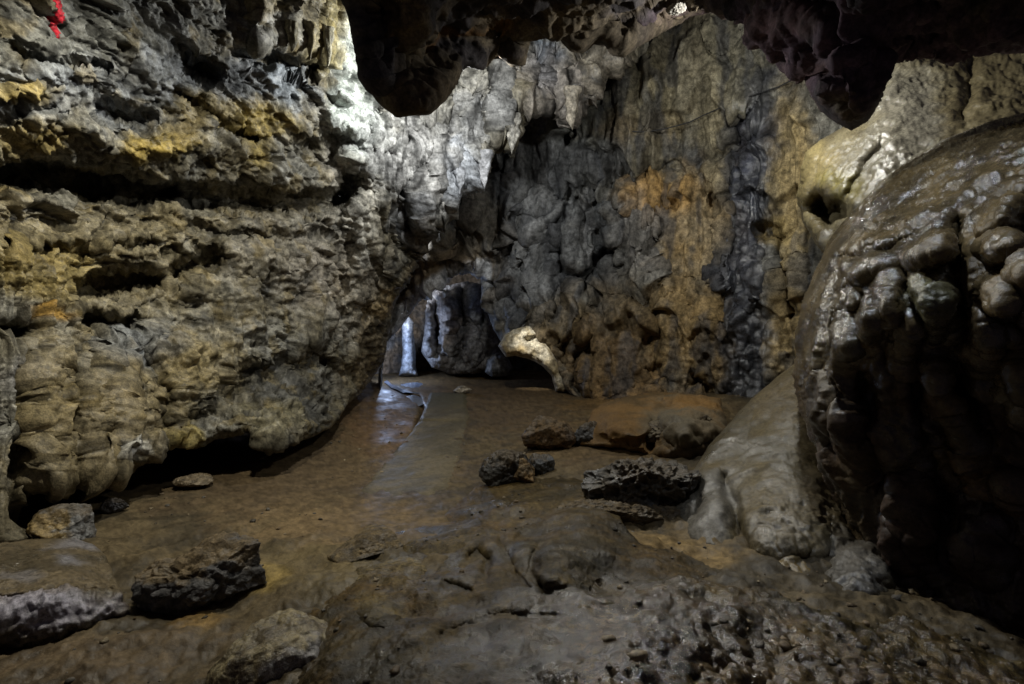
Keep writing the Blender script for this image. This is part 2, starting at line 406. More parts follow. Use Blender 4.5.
# red paint stripe near the top of the wall
cx_ = 57 + 1 * np.sin(A.Y / 9.0)
ragp = perlin(np.stack([A.X / 3, A.Y / 4, A.X * 0], 1), 3) * 1.4
msk = A.live & (np.abs(A.X - cx_ - (A.Y - 10) * .15) < 6.0 + ragp - np.clip(A.Y - 22, 0, 30) * .3) & (A.Y < 38) & (A.Y > -40)
msk &= fbm(A.V * 9, 3, 77, .6) < .75
Qp = A.Q[msk[A.Q].all(1)]
tp = np.tile(np.array((.3, .012, .022), np.float32), (len(A.V), 1)) * (1 + .5 * fbm(A.V * 14, 3, 5, .6))[:, None]
mesh_obj('paint_stripe', A.V + A.N * .006, Qp, M_PAINT, A.obj, tp, np.full(len(A.V), .4))

# ------------------------------------------------------------------ back wall
C_out = [(380, 395), (384, 345), (402, 328), (416, 307), (434, 288), (454, 274), (473, 267), (482, 276), (487, 306), (493, 330), (503, 344), (530, 334),
         (546, 344), (556, 362), (565, 388), (585, 410), (640, 440), (700, 470), (760, 470), (900, 430), (900, -40), (420, -40), (380, 150)]
C_ctrl = [(380, 200, 12.6), (385, 390, 12.4), (404, 330, 13), (440, 230, 12), (480, 265, 12.6), (560, 60, 11.3), (560, 200, 11.8), (500, 330, 12.4),
          (650, 30, 10.6), (650, 200, 10.8), (650, 330, 10.9), (600, 400, 11), (740, 15, 9.8), (740, 200, 9.7), (740, 390, 9.6), (800, 110, 8.9),
          (830, 250, 8.4), (800, 390, 8.6), (900, 200, 7.5), (900, 420, 7.6), (900, -40, 8)]
C_strokes = [
    ([(560, 255), (575, 280), (592, 280), (598, 262), (612, 250)], 8, .7, 3), ([(525, 230), (555, 245), (560, 275)], 5, .4, 3),
    ([(490, 285), (515, 300), (530, 320), (550, 325)], 6, .5, 3), ([(540, 215), (558, 240), (566, 300)], 5, .35), ([(600, 230), (615, 262), (625, 275)], 5, .4, 3),
    ([(500, 160), (520, 200), (512, 260)], 5, .3), ([(455, 245), (470, 200), (490, 170)], 8, .5), ([(560, 200), (620, 180), (700, 165), (760, 140)], 12, .25),
    ([(640, 300), (655, 312), (650, 340)], 6, .35), ([(690, 300), (700, 320)], 5, .3), ([(655, 250), (662, 285)], 4, .3), ([(765, 230), (775, 240)], 9, .5, 3),
    ([(780, 260), (790, 285), (795, 310)], 9, .6, 3), ([(640, 55), (600, 90), (570, 130)], 7, .5, 3), ([(715, 200), (722, 320)], 5, .15), ([(740, 120), (735, 200), (740, 300)], 10, .2),
    ([(590, 340), (575, 380), (590, 405)], 6, .5), ([(560, 345), (575, 390)], 4, .3), ([(650, 370), (665, 378)], 7, .3), ([(700, 385), (720, 400), (735, 395)], 7, .4), ([(665, 200), (640, 215), (600, 205)], 7, .2)]
C_knobs = [(540, 255, 16, 70, .5), (515, 270, 12, 60, .5), (575, 230, 14, 60, .5), (625, 225, 20, 50, .5), (690, 230, 34, 50, .35), (690, 340, 40, 50, .35), (620, 350, 36, 50, .5),
           (745, 270, 16, 44, .35), (745, 340, 20, 30, .35), (700, 90, 60, 60, .3), (720, 38, 22, 24, .3), (800, 290, 10, 40, .35), (770, 350, 18, 30, .3), (640, 410, 36, 24, .5), (590, 180, 40, 30, .3)]

def C_height(P, px, py, D):
    n0 = fbm(P * .55, 3, 102); n1 = fbm(P * 1.1, 3, 109)
    flu = np.clip(sstep(760, 600, px) * sstep(370, 310, py) + .5 * sstep(690, 740, px) * sstep(350, 250, py), 0, 1)
    cr = np.clip(.25 + .75 * sstep(300, 360, py) + .5 * sstep(.1, .5, fbm(P * .8, 2, 111)), 0, 1) * (1 - .9 * flu)
    Wp = P + .2 * n0[:, None] + .1 * n1[:, None] * np.array([1, 1, 0])
    h = .2 * n0 + .07 * n1 * (1 - .7 * flu)
    Pf = np.stack([px / F * 11 + .12 * n1, .35 * n0, P[:, 2]], 1)
    h += (.04 + .16 * flu) * ridged(Pf * np.array([1.2, 1, .12]), 1, 118) + (.05 + .08 * flu) * ridged(Pf * np.array([2.8, 1, .25]), 2, 120, .6)
    h += (.02 + .035 * flu) * ridged(Pf * np.array([7, 1, .6]), 2, 130)
    h += (.01 + .012 * flu) * ridged(Pf * np.array([18, 1, 1.5]), 2, 134)
    # big hanging sheets that end in ragged lips
    s = P[:, 2] * .5 + .7 * n0 + .5 * perlin(Pf * np.array([2.0, 1, .15]), 140)
    t = 1 - (s - np.floor(s)); h += (t ** 2 * sstep(1, .92, t) - .3) * .36 * (.3 + .7 * flu)
    h -= .12 * crack(Wp * np.array([.9, .9, .4]), .06, 143) + .04 * crack(Wp * np.array([2.4, 2.4, 1.2]), .07, 145)
    h -= .05 * dome(worley(P * 5 + .5 * n1[:, None], 6)[0]) * cr
    h += .035 * ridged(P * np.array([4, 4, 2.2]), 3, 150) * cr + (.012 + .022 * cr) * fbm(P * 9, 3, 160, .6) + .008 * fbm(P * 28, 2, 165)
    return h

C_patch = [(530, 230, 90, 110, (.13, .135, .14), .9), ([(500, 160), (505, 260), (520, 320)], 7, (.05, .055, .065), .7), ([(560, 170), (555, 250), (570, 300)], 7, (.05, .055, .065), .7), ([(600, 200), (605, 290)], 7, (.05, .055, .06), .6), ([(530, 200), (535, 300)], 4, (.2, .205, .21), .5), ([(585, 190), (588, 270)], 4, (.19, .19, .19), .5), (480, 240, 30, 60, (.15, .125, .085), .5), (600, 120, 60, 60, (.1, .1, .085), .8), (690, 80, 70, 70, (.17, .15, .1), .8), (640, 130, 40, 20, (.16, .11, .05), .5),
           (640, 160, 90, 20, (.07, .07, .07), .8), (560, 165, 50, 25, (.05, .052, .055), .8), (695, 215, 34, 50, (.26, .185, .09), .75), (660, 120, 20, 60, (.2, .17, .1), .5), (715, 120, 16, 70, (.22, .19, .12), .6), (655, 200, 30, 20, (.34, .2, .06), .7), (700, 250, 24, 40, (.27, .22, .14), .6), (745, 205, 10, 70, (.25, .17, .08), .4),
           (640, 240, 22, 40, (.17, .16, .15), .7), (690, 330, 45, 60, (.25, .17, .07), .8), (610, 370, 50, 50, (.15, .095, .04), .85), (570, 330, 30, 30, (.15, .11, .055), .7), (620, 310, 20, 30, (.14, .1, .05), .6),
           (757, 150, 26, 90, (.035, .04, .06), .8), (745, 260, 22, 90, (.032, .038, .055), .8), (750, 355, 28, 60, (.04, .042, .05), .85), (740, 60, 30, 50, (.16, .15, .11), .6), (800, 200, 22, 90, (.3, .23, .11), .85), (790, 330, 18, 50, (.3, .22, .1), .8), (775, 235, 14, 16, (.32, .24, .1), .8),
           (650, 415, 60, 30, (.17, .1, .035), .8), (545, 360, 14, 30, (.1, .08, .05), .7), (700, 410, 40, 18, (.2, .12, .04), .7), (430, 280, 50, 40, (.16, .115, .065), .8), (472, 285, 10, 22, (.45, .47, .5), .9), ([(398, 328), (413, 305), (432, 285), (453, 271), (474, 264)], 7, (.55, .57, .6), .9), ([(479, 266), (487, 298)], 6, (.55, .57, .6), .9)]  # pale strips along the arch rim put its lamplight into the colour

def flu_(px, py):
    return sstep(720, 600, px) * sstep(370, 310, py)

def C_col(P, px, py, H, wx, wy):
    n = fbm(P * .9, 4, 170); c = mix((.14, .135, .115), (.11, .095, .07), sstep(-.4, .5, n))
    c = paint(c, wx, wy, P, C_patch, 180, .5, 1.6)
    v = fbm((P + .15 * n[:, None]) * np.array([5, 5, .6]), 4, 190, .6)
    c = c * (1 + .55 * np.clip(v, -.9, 1))[:, None]
    st = sstep(.15, .5, fbm((P + .15 * fbm(P * 1.5, 2, 196)[:, None]) * np.array([2.5, 2.5, .35]), 3, 195)) * .6
    c = c * (1 - st)[:, None] + np.array((.05, .053, .06), np.float32) * st[:, None]
    wet = .2 + .2 * v + .15 * flu_(px, py) + .75 * sstep(32, 10, np.abs(px - 752 + (py - 200) * .03)) * sstep(60, 110, py)
    return c, wet

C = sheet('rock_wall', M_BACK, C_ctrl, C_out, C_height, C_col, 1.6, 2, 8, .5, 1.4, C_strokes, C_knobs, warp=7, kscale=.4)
tag(C.obj, 'high back wall of the chamber, grey fluted sheets on its left, orange-brown and blue-black streaks on its right', 'cave wall')

# ------------------------------------------------------------------ inner passage
E_ctrl = [(360, 260, 17), (600, 260, 17), (480, 300, 18.5), (360, 390, 16.5), (610, 395, 16), (480, 375, 18)]
def E_height(P, px, py, D):
    return .3 * fbm(P * .8, 4, 210) + .1 * ridged(P * np.array([2.5, 2.5, .8]), 3, 215) + .05 * fbm(P * 5, 3, 218)
def E_col(P, px, py, H, wx, wy):
    v = fbm(P * 2, 4, 220)
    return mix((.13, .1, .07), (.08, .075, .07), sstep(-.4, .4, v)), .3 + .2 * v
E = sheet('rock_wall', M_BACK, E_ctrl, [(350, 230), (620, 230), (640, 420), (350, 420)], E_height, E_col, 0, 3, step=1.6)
tag(E.obj, 'dark far wall of the small passage seen through the low arch at the back', 'cave wall')

def column(name, out, d, d_round, cols, seed, label, cat, flu=1.0, knobs=(), strokes=(), rpx=10, wet=.4, patches=(), step=1.0, mat=None):
    xs = [p[0] for p in out]; ys = [p[1] for p in out]
    ctrl = [(min(xs), min(ys), d), (max(xs), min(ys), d), (min(xs), max(ys), d), (max(xs), max(ys), d), (sum(xs) / len(xs), sum(ys) / len(ys), d - .01)]
    def hh(P, px, py, D):
        n1 = fbm(P * 2, 3, seed)
        return .05 * n1 + flu * .05 * ridged((P + .1 * n1[:, None]) * np.array([5, 5, .9]), 3, seed + 5) + .03 * fbm(P * 8, 3, seed + 9)
    def cc(P, px, py, H, wx, wy):
        v = fbm(P * np.array([4, 4, 2.]), 4, seed + 20, .6)
        c = mix(cols[0], cols[1], sstep(-.4, .5, v))
        c = paint(c, wx, wy, P, patches, seed + 30)
        return c, wet + .2 * v
    s = sheet(name, mat or M_BACK, ctrl, out, hh, cc, 1.2, seed, rpx, d_round, 1.0, strokes, knobs, step=step, warp=1.5)
    tag(s.obj, label, cat); return s

column('flowstone_column', [(428, 298), (436, 288), (450, 285), (466, 282), (480, 284), (490, 302), (496, 326), (502, 348), (500, 368), (478, 374), (450, 374), (432, 368), (421, 352), (424, 325)],
       15.2, 1.0, ((.24, .235, .23), (.13, .12, .115)), 31, 'bulging grey flowstone column in the middle of the low arch', 'stone column', 1.3,
       [(450, 312, 9, 14, .5), (449, 328, 8, 8, .55), (447, 345, 14, 14, .5), (470, 345, 16, 22, .4), (430, 350, 8, 10, .4), (474, 305, 8, 22, .4), (440, 360, 16, 8, .35)],
       [([(462, 290), (464, 330), (460, 360)], 3, .4), ([(436, 300), (438, 345)], 3, .5), ([(485, 300), (480, 340)], 2.5, .3)], 8,
       patches=[(450, 322, 9, 18, (.42, .36, .31), .7), (478, 300, 10, 24, (.25, .27, .3), .7)])
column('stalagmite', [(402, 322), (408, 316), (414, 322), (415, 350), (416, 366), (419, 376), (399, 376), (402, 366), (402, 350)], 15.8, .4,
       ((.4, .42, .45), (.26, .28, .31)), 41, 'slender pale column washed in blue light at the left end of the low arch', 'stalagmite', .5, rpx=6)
column('rock', [(486, 360), (492, 352), (502, 350), (508, 358), (514, 368), (508, 376), (492, 377), (484, 372)], 14.6, .5, ((.2, .2, .2), (.1, .1, .1)), 47,
       'small grey rock at the foot of the flowstone column, left of the dark hole', 'rock', .3, rpx=8)
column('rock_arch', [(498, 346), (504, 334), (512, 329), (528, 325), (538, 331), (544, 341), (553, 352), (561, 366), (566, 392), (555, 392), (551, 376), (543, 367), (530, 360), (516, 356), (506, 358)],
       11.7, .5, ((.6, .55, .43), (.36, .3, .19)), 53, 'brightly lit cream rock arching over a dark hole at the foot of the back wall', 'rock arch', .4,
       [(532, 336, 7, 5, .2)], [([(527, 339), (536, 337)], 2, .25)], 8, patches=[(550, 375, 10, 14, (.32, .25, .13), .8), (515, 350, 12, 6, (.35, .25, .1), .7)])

# ------------------------------------------------------------------ ceiling
K_out = [(344, -90), (346, 0), (353, 42), (363, 76), (378, 101), (397, 117), (428, 114), (446, 101), (458, 84), (464, 66), (474, 69), (484, 70), (491, 61), (498, 56), (505, 61), (512, 65), (524, 64), (529, 41),
         (545, 37), (560, 39), (570, 51), (583, 54), (595, 44), (602, 41), (610, 54), (624, 57), (640, 46), (664, 32), (690, 18), (712, 12), (722, 20), (742, 18), (750, 24), (753, 42), (770, 46), (780, 70), (793, 80), (806, 78),
         (812, 96), (822, 112), (836, 124), (852, 131), (868, 122), (880, 103), (888, 78), (893, 58), (915, 50), (940, 42), (960, 54), (990, 52), (1110, 50), (1110, -90)]
K_ctrl = [(344, -90, 4.2), (344, 0, 4.6), (380, 100, 5.1), (430, 112, 5.1), (465, 60, 5.6), (400, 30, 4.7), (530, 45, 6.3), (600, 45, 6.4), (560, -30, 5.0), (700, 10, 6.6), (760, 50, 5.4), (700, -80, 4.2), (800, 60, 4.7), (850, 125, 4.1),
          (850, 60, 3.9), (900, 50, 4.4), (1000, 50, 4.1), (1110, 50, 3.8), (1000, -20, 3.2), (1110, -90, 2.6), (850, -80, 3.2)]
K_strokes = [([(420, 60), (440, 35), (490, 32)], 22, .4), ([(500, 25), (500, 62)], 12, .5), ([(620, 20), (680, 12), (712, 14)], 16, .5), ([(800, 70), (830, 75), (880, 60)], 6, .2), ([(380, 10), (395, 60), (390, 90)], 14, .3)]
K_knobs = [(500, 20, 12, 10, .1), (850, 90, 36, 40, .35), (790, 25, 60, 24, .3), (900, 20, 60, 24, .25), (980, 30, 50, 20, .2), (740, 0, 40, 16, .3)]
def K_height(P, px, py, D):
    n1 = fbm(P * 1.3, 4, 310)
    h = .14 * n1 + .06 * ridged(P * 2.2, 3, 315) + .03 * fbm(P * 7, 3, 318) + .01 * fbm(P * 20, 2, 319)
    d1, d2 = worley(P * 2.2 + .4 * n1[:, None], 8)
    h += .07 * ridged((P + .2 * n1[:, None]) * np.array([2.6, 2.6, .5]), 2, 312)
    return h - .04 * dome(d1)
def K_col(P, px, py, H, wx, wy):
    v = fbm(P * 1.6, 4, 320)
    c = mix((.11, .088, .06), (.045, .04, .042), sstep(-.35, .35, v))
    c = paint(c, wx, wy, P, [(398, 40, 14, 50, (.12, .085, .04), .6), ([(420, 62), (440, 34), (480, 26), (505, 14)], 4, (.12, .065, .025), .8), (500, 20, 12, 10, (.14, .08, .03), .8), (450, 100, 40, 20, (.06, .045, .03), .7),
                             (900, 40, 200, 60, (.085, .055, .075), .8), (620, 40, 60, 24, (.045, .036, .025), .8), (790, 20, 40, 12, (.09, .05, .04), .5), (820, 70, 20, 8, (.1, .06, .05), .5)], 330)
    return c, .15 + .1 * v
K = sheet('cave_ceiling', M_CEIL, K_ctrl, K_out, K_height, K_col, .8, 5, 12, .3, .25, K_strokes, K_knobs, step=1.5, rimfade=12)
tag(K.obj, 'dark low cave ceiling with a ragged hanging edge along the top of the view', 'cave ceiling')

# ------------------------------------------------------------------ upper right flowstone
G_out = [(900, 20), (880, 80), (866, 118), (846, 124), (824, 138), (806, 152), (799, 170), (798, 196), (804, 222), (812, 240), (830, 262), (900, 260), (1110, 220), (1110, 0)]
G_ctrl = [(900, 20, 7.0), (880, 90, 6.4), (840, 125, 6.5), (800, 170, 6.6), (804, 222, 6.3), (840, 180, 5.9), (880, 160, 5.6), (930, 90, 6.2), (1000, 60, 6.2), (1000, 130, 5.2), (1110, 0, 6.2), (1110, 200, 4.2), (900, 250, 4.6), (830, 262, 5.3)]
G_strokes = [([(820, 206), (831, 217), (838, 212)], 11, .7, 2.5), ([(970, 45), (965, 120)], 8, .15), ([(880, 150), (860, 180), (852, 195)], 5, .12)]
G_knobs = []
def G_height(P, px, py, D):
    n1 = fbm(P * 1.2, 3, 410)
    h = .06 * n1 + .02 * ridged((P + .1 * n1[:, None]) * np.array([3, 3, .6]), 3, 415) + .012 * fbm(P * 9, 3, 420) + .01 * ridged(P * np.array([14, 14, 5]), 2, 424)
    d1, d2 = worley(P * 16, 9)
    return h + .014 * (1 - dome(d1)) + .004 * fbm(P * 60, 2, 428)
def G_col(P, px, py, H, wx, wy):
    v = fbm(P * 2.2, 4, 430, .6)
    c = mix((.17, .145, .085), (.11, .09, .05), sstep(-.4, .4, v))
    c = paint(c, wx, wy, P, [(815, 180, 22, 40, (.24, .19, .08), .8), (850, 185, 20, 14, (.2, .17, .045), .8), (900, 130, 40, 60, (.2, .19, .16), .6), (990, 80, 40, 60, (.13, .105, .055), .7), (825, 205, 12, 16, (.08, .06, .03), .8)], 440)
    return .75 * c, .5 + .5 * sstep(70, 20, np.hypot(px - 905, (py - 115) * .7)) + .25 * v
G = sheet('flowstone', M_FLOW, G_ctrl, G_out, G_height, G_col, 2, 7, 14, .6, 1.0, G_strokes, G_knobs)
tag(G.obj, 'pale tan flowstone apron glistening under the ceiling at the upper right', 'flowstone')

# ------------------------------------------------------------------ right boulder
H_out = [(1120, 80), (1024, 112), (985, 122), (945, 138), (905, 165), (872, 192), (846, 218), (828, 243), (814, 275), (803, 305), (797, 335), (795, 365), (799, 395), (806, 418), (816, 440), (826, 462), (838, 490), (848, 515), (858, 540), (872, 566),
         (890, 590), (910, 612), (935, 632), (950, 648), (1120, 700)]
H_ctrl = [(1120, 80, 3.0), (1024, 112, 3.2), (905, 165, 3.7), (846, 218, 3.9), (798, 335, 3.7), (800, 400, 3.6), (850, 520, 3.35), (950, 640, 2.75), (1120, 690, 2.4), (900, 215, 3.15), (960, 190, 2.85), (1040, 170, 2.6), (870, 290, 2.92), (930, 260, 2.62), (1010, 250, 2.35), (1100, 250, 2.1), (860, 360, 2.95), (950, 340, 2.58), (1040, 330, 2.25), (860, 440, 3.1), (940, 440, 2.85), (1040, 440, 2.5), (900, 540, 3.0), (1000, 560, 2.7), (1100, 600, 2.4)]
H_strokes = [([(900, 350), (960, 365), (1024, 350)], 20, .1), ([(862, 375), (872, 420), (884, 470)], 12, .12), ([(905, 275), (925, 320), (915, 360)], 6, .16), ([(960, 225), (958, 290), (972, 340)], 9, .2), ([(840, 270), (835, 300)], 5, .06),
             ([(880, 280), (850, 292)], 4, .06), ([(900, 232), (870, 250), (840, 262)], 4, .05), ([(915, 380), (925, 440), (950, 500)], 7, .14), ([(965, 380), (975, 440), (1000, 500)], 7, .14), ([(1010, 360), (1015, 420)], 7, .14), ([(890, 480), (905, 540), (930, 590)], 8, .1)]
H_knobs = [(878, 242, 36, 10, .14, -14), (872, 270, 32, 11, .18, -8), (848, 296, 18, 20, .14), (870, 318, 13, 26, .22), (846, 330, 11, 28, .1), (890, 304, 14, 34, .2), (935, 248, 26, 14, .25, -28), (930, 302, 24, 30, .26, -28), (908, 340, 14, 34, .2),
           (1000, 215, 26, 18, .25, -30), (1004, 245, 22, 18, .28), (1000, 300, 22, 22, .3), (985, 340, 16, 30, .2), (1030, 270, 20, 26, .3), (940, 385, 12, 50, .16, -20), (960, 430, 10, 40, .15, -30), (985, 470, 12, 30, .14, -40), (820, 330, 12, 40, .08), (826, 410, 16, 40, .12),
           (1008, 490, 14, 16, .14), (905, 520, 30, 50, .15), (980, 540, 30, 40, .15), (1020, 380, 16, 60, .2, -15), (850, 440, 14, 40, .1, -20), (1015, 190, 30, 10, .12, -20)]
def H_height(P, px, py, D):
    n1 = fbm(P * 1.6, 3, 510)
    low = sstep(320, 400, py)
    h = .05 * n1 + .016 * fbm(P * 6, 3, 520) + .007 * fbm(P * 22, 3, 521, .6)
    Wp = P + .12 * n1[:, None]
    h += (.012 + .05 * low) * ridged(Wp * np.array([3, 3, 1.2]), 3, 515)
    d1, d2 = worley(P * np.array([11, 11, 14]), 19)
    h += .010 * (1 - dome(d1)) * (1 - low)
    h += .003 * ridged(P * np.array([40, 40, 20]), 2, 525) + .004 * ridged(Wp * np.array([9, 9, 28]), 2, 527) * (1 - .6 * low) + .012 * ridged(Wp * np.array([9, 9, 1.5]), 2, 529)
    return h
def H_col(P, px, py, H, wx, wy):
    v = fbm(P * 2.4, 4, 530, .6)
    c = mix((.15, .108, .05), (.09, .068, .036), sstep(-.4, .4, v))
    c = paint(c, wx, wy, P, [(900, 470, 140, 110, (.055, .034, .03), .7), (1000, 580, 100, 80, (.04, .027, .03), .7), (955, 430, 14, 60, (.12, .085, .03), .7), (985, 470, 22, 18, (.13, .08, .03), .7), (930, 300, 26, 24, (.1, .11, .06), .7), (1010, 500, 16, 18, (.13, .075, .035), .7), (890, 460, 40, 14, (.09, .065, .03), .6), (830, 350, 24, 80, (.1, .08, .045), .6), (860, 520, 14, 50, (.1, .075, .035), .6)], 540)
    w = fbm(P * np.array([7, 7, 4]), 3, 545, .6)
    return .72 * c * (1 + .45 * np.clip(w, -.9, 1))[:, None], .85 + .4 * v - .4 * sstep(340, 420, py)
Hs = sheet('flowstone_boulder', M_FLOW, H_ctrl, H_out, H_height, H_col, 1.6, 9, 26, .55, 1.2, H_strokes, H_knobs, warp=5, kscale=.75)
tag(Hs.obj, 'huge overhanging brown flowstone boulder with bulbous wet knobs, filling the right edge', 'boulder')

# ------------------------------------------------------------------ smooth mound under it
I_out = [(1000, 340), (830, 340), (796, 362), (772, 380), (748, 402), (728, 424), (708, 446), (695, 468), (684, 486), (668, 499), (660, 514), (666, 532), (688, 546), (715, 556), (738, 558), (750, 556), (756, 572), (775, 586), (800, 596), (840, 606), (880, 640), (960, 650), (1000, 640)]
I_ctrl = [(796, 362, 5.4), (748, 402, 5.1), (712, 446, 4.7), (690, 486, 4.3), (668, 514, 4.1), (690, 542, 3.7), (740, 556, 3.4), (780, 588, 3.05), (840, 606, 2.9), (900, 640, 2.6), (830, 345, 5.2), (760, 450, 4.35), (720, 500, 3.9), (790, 500, 3.7), (800, 420, 4.6), (850, 480, 3.9), (860, 560, 3.1), (1000, 340, 4.8), (1000, 640, 2.7), (950, 500, 3.6)]
I_strokes = [([(726, 480), (734, 515), (744, 552)], 7, .13), ([(700, 470), (695, 510)], 5, .06), ([(760, 570), (790, 560), (830, 565)], 10, .06), ([(835, 470), (860, 540)], 8, .1)]
I_knobs = [(712, 515, 26, 50, .07, 10), (785, 510, 46, 90, .1), (860, 580, 34, 40, .2), (790, 440, 40, 50, .1)]
def I_height(P, px, py, D):
    n1 = fbm(P * 1.3, 3, 610)
    rg = sstep(470, 520, py) * sstep(740, 770, px)
    h = .035 * n1 + .01 * fbm(P * 5, 3, 615) + rg * (.012 * fbm(P * 14, 3, 620, .6) - .02 * sstep(.55, .8, worley(P * 12, 21)[0]))
    return h + .012 * ridged((P + .1 * n1[:, None]) * np.array([4, 4, 1.2]), 2, 625) + .0025 * fbm(P * 50, 2, 626)
def I_col(P, px, py, H, wx, wy):
    v = fbm(P * 2.2, 4, 630, .6)
    c = mix((.105, .082, .042), (.062, .05, .026), sstep(-.4, .4, v + .5 * fbm(P * np.array([3, 3, .7]), 3, 633)))
    c = paint(c, wx, wy, P, [(700, 515, 34, 40, (.1, .093, .078), .8), (790, 510, 40, 40, (.13, .108, .072), .7), (740, 440, 14, 60, (.1, .085, .055), .6), (790, 580, 40, 16, (.16, .11, .04), .7), (860, 570, 34, 40, (.1, .095, .088), .7), (780, 400, 30, 30, (.18, .14, .08), .5)], 640)
    return c, .45 + .3 * v
I = sheet('flowstone_mound', M_FLOW, I_ctrl, I_out, I_height, I_col, 1.2, 11, 10, .2, .9, I_strokes, I_knobs)
tag(I.obj, 'smooth olive-brown flowstone mound sloping down beneath the overhanging boulder', 'flowstone')

# ------------------------------------------------------------------ floor
def zc(lst):
    return [(x, y, F * (CAMZ - z) / (y - CY)) for x, y, z in lst]
FL = [(-250, 830, 0), (100, 830, .1), (500, 830, .25), (1200, 830, .2), (-250, 660, -.05), (0, 650, -.02), (110, 640, 0), (220, 620, .0), (0, 560, 0), (100, 520, .0), (-250, 520, 0), (200, 470, .0), (330, 440, .03), (240, 530, .02), (350, 530, .03), (400, 508, .0), (400, 450, .04), (340, 412, .25),
      (400, 400, .33), (450, 400, .33), (450, 380, .5), (380, 380, .48), (530, 390, .45), (590, 402, .36), (640, 430, .34), (700, 440, .36), (760, 440, .4), (620, 470, .22), (540, 470, .12), (480, 480, .03), (560, 520, .14), (650, 540, .2), (720, 560, .22), (850, 600, .22), (1000, 640, .15), (1200, 640, .15), (1200, 460, .3), (900, 460, .3),
      (430, 560, .12), (330, 600, .12), (450, 640, .22), (600, 640, .25), (750, 640, .25), (500, 366, .66), (420, 366, .66), (620, 374, .6), (800, 400, .6), (200, 400, .3), (-250, 420, .1)]
def Fl_height(P, px, py, D):
    n1 = fbm(P * 1.1, 3, 710)
    fg = sstep(500, 560, py) + .6 * sstep(520, 600, px) * sstep(420, 470, py); fg = np.clip(fg, 0, 1)
    pathm = sstep(505, 470, py) * sstep(590, 500, px)
    d1, d2 = worley(P * 9, 23)
    h = .015 * n1 + (.05 * fg) * fbm(P * 2.6, 4, 715) + (.005 + .009 * fg) * fbm(P * 8, 3, 720, .6) * (1 - .6 * pathm) + .004 * fbm(P * 26, 3, 722, .6) - .05 * np.exp(-((px - 412) / 17) ** 2 - ((py - 383) / 5.5) ** 2) - .04 * np.exp(-((px - 414) / 8) ** 2 - ((py - 399) / 4) ** 2)
    h += fg * (.012 * ridged(P * 3, 2, 725) - .003 * dome(d1)) + .025 * sstep(.66, .9, fbm(P * 3.4, 2, 727)) 
    peb = np.clip(.32 - worley(P * 7, 29)[0], 0, 1) * sstep(.0, .5, fbm(P * 1.4, 2, 731))
    return h + .09 * peb * sstep(0, .3, fbm(P * .9, 2, 733))
FL_patch = [(300, 470, 160, 50, (.105, .073, .04), .7), (470, 385, 100, 20, (.17, .11, .05), .7), (520, 410, 60, 30, (.09, .06, .03), .8), (255, 583, 40, 10, (.19, .135, .04), .8), (200, 622, 22, 9, (.19, .12, .04), .8), (275, 572, 18, 6, (.24, .17, .05), .8), (340, 575, 70, 30, (.15, .115, .055), .6),
            (350, 525, 110, 22, (.16, .11, .055), .6), (640, 400, 60, 40, (.18, .105, .035), .7), (600, 450, 70, 22, (.13, .085, .04), .6), (680, 550, 60, 24, (.2, .135, .055), .8), (560, 480, 50, 20, (.14, .105, .055), .6), (380, 420, 40, 30, (.15, .09, .045), .6), (100, 660, 140, 30, (.1, .07, .04), .6), (700, 420, 40, 20, (.17, .12, .06), .6)]
def Fl_col(P, px, py, H, wx, wy):
    v = fbm(P * 1.7, 4, 730, .6)
    c = mix((.098, .074, .04), (.056, .044, .026), sstep(-.4, .4, v))
    c = paint(c, wx, wy, P, FL_patch, 740)
    w = fbm(P * 9, 3, 745, .6) + .7 * fbm(P * 26, 2, 747); c = c * (.92 + .4 * np.clip(w, -.9, 1))[:, None]
    return c, .38 + .45 * v + .25 * sstep(560, 640, py)
Fo = [(-230, 820), (1180, 820), (1180, 470), (900, 430), (780, 400), (700, 385), (600, 372), (400, 366), (330, 380), (200, 405), (-230, 450)]
FLR = sheet('ground', M_SOIL, zc(FL), Fo, Fl_height, Fl_col, 0, 13, 0, 0, .1, [([(386, 382), (396, 389), (408, 394), (421, 398), (424, 411), (416, 428), (408, 438)], 2.0, .5)], [], step=1.5)
tag(FLR.obj, kind='structure')

# concrete path: a real slab that follows the floor
pl = [(340, 516), (352, 502), (372, 478), (392, 455), (408, 436), (420, 420), (426, 406), (430, 394)]
pr = [(436, 516), (448, 502), (462, 478), (470, 455), (472, 436), (471, 420), (470, 406), (468, 394)]
def lerp_side(side, y):
    ys = [p[1] for p in side][::-1]; xs = [p[0] for p in side][::-1]
    return np.interp(y, ys, xs)
ys = np.concatenate([np.linspace(394, 421, 40), np.linspace(421.2, 512, 110)])
V = []; nu = 60
for y in ys:
    a, b = lerp_side(pl, y), lerp_side(pr, y)
    yy = y
    for k in range(nu + 1):
        x = a + (b - a) * k / nu
        V.append((x, yy))
V = np.array(V)
dF = 1 / tps([(a, b, 1 / c) for a, b, c in zc(FL)], V[:, 0], V[:, 1])
Pp = np.stack([(V[:, 0] - CX) / F * dF, dF, CAMZ - (V[:, 1] - CY) / F * dF], 1)
Pp[:, 2] += .035 - .018 * sstep(421, 421.3, V[:, 1]) - .06 * sstep(486, 512, V[:, 1] + 9 * perlin(np.stack([V[:, 0] / 20, V[:, 1] / 20, V[:, 0] * 0], 1), 7)) - .014 * sstep(420, 450, V[:, 1]) * sstep(.75, 1, np.tile(np.arange(nu + 1) / nu, len(ys))) + .009 * fbm(Pp * 2.2, 3, 801) - .002 + .002 * fbm(Pp * 14, 2, 803)
tt = np.tile(np.arange(nu + 1) / nu, len(ys)); en = perlin(Pp * 2.5, 821) + .6 * perlin(Pp * 8, 823)
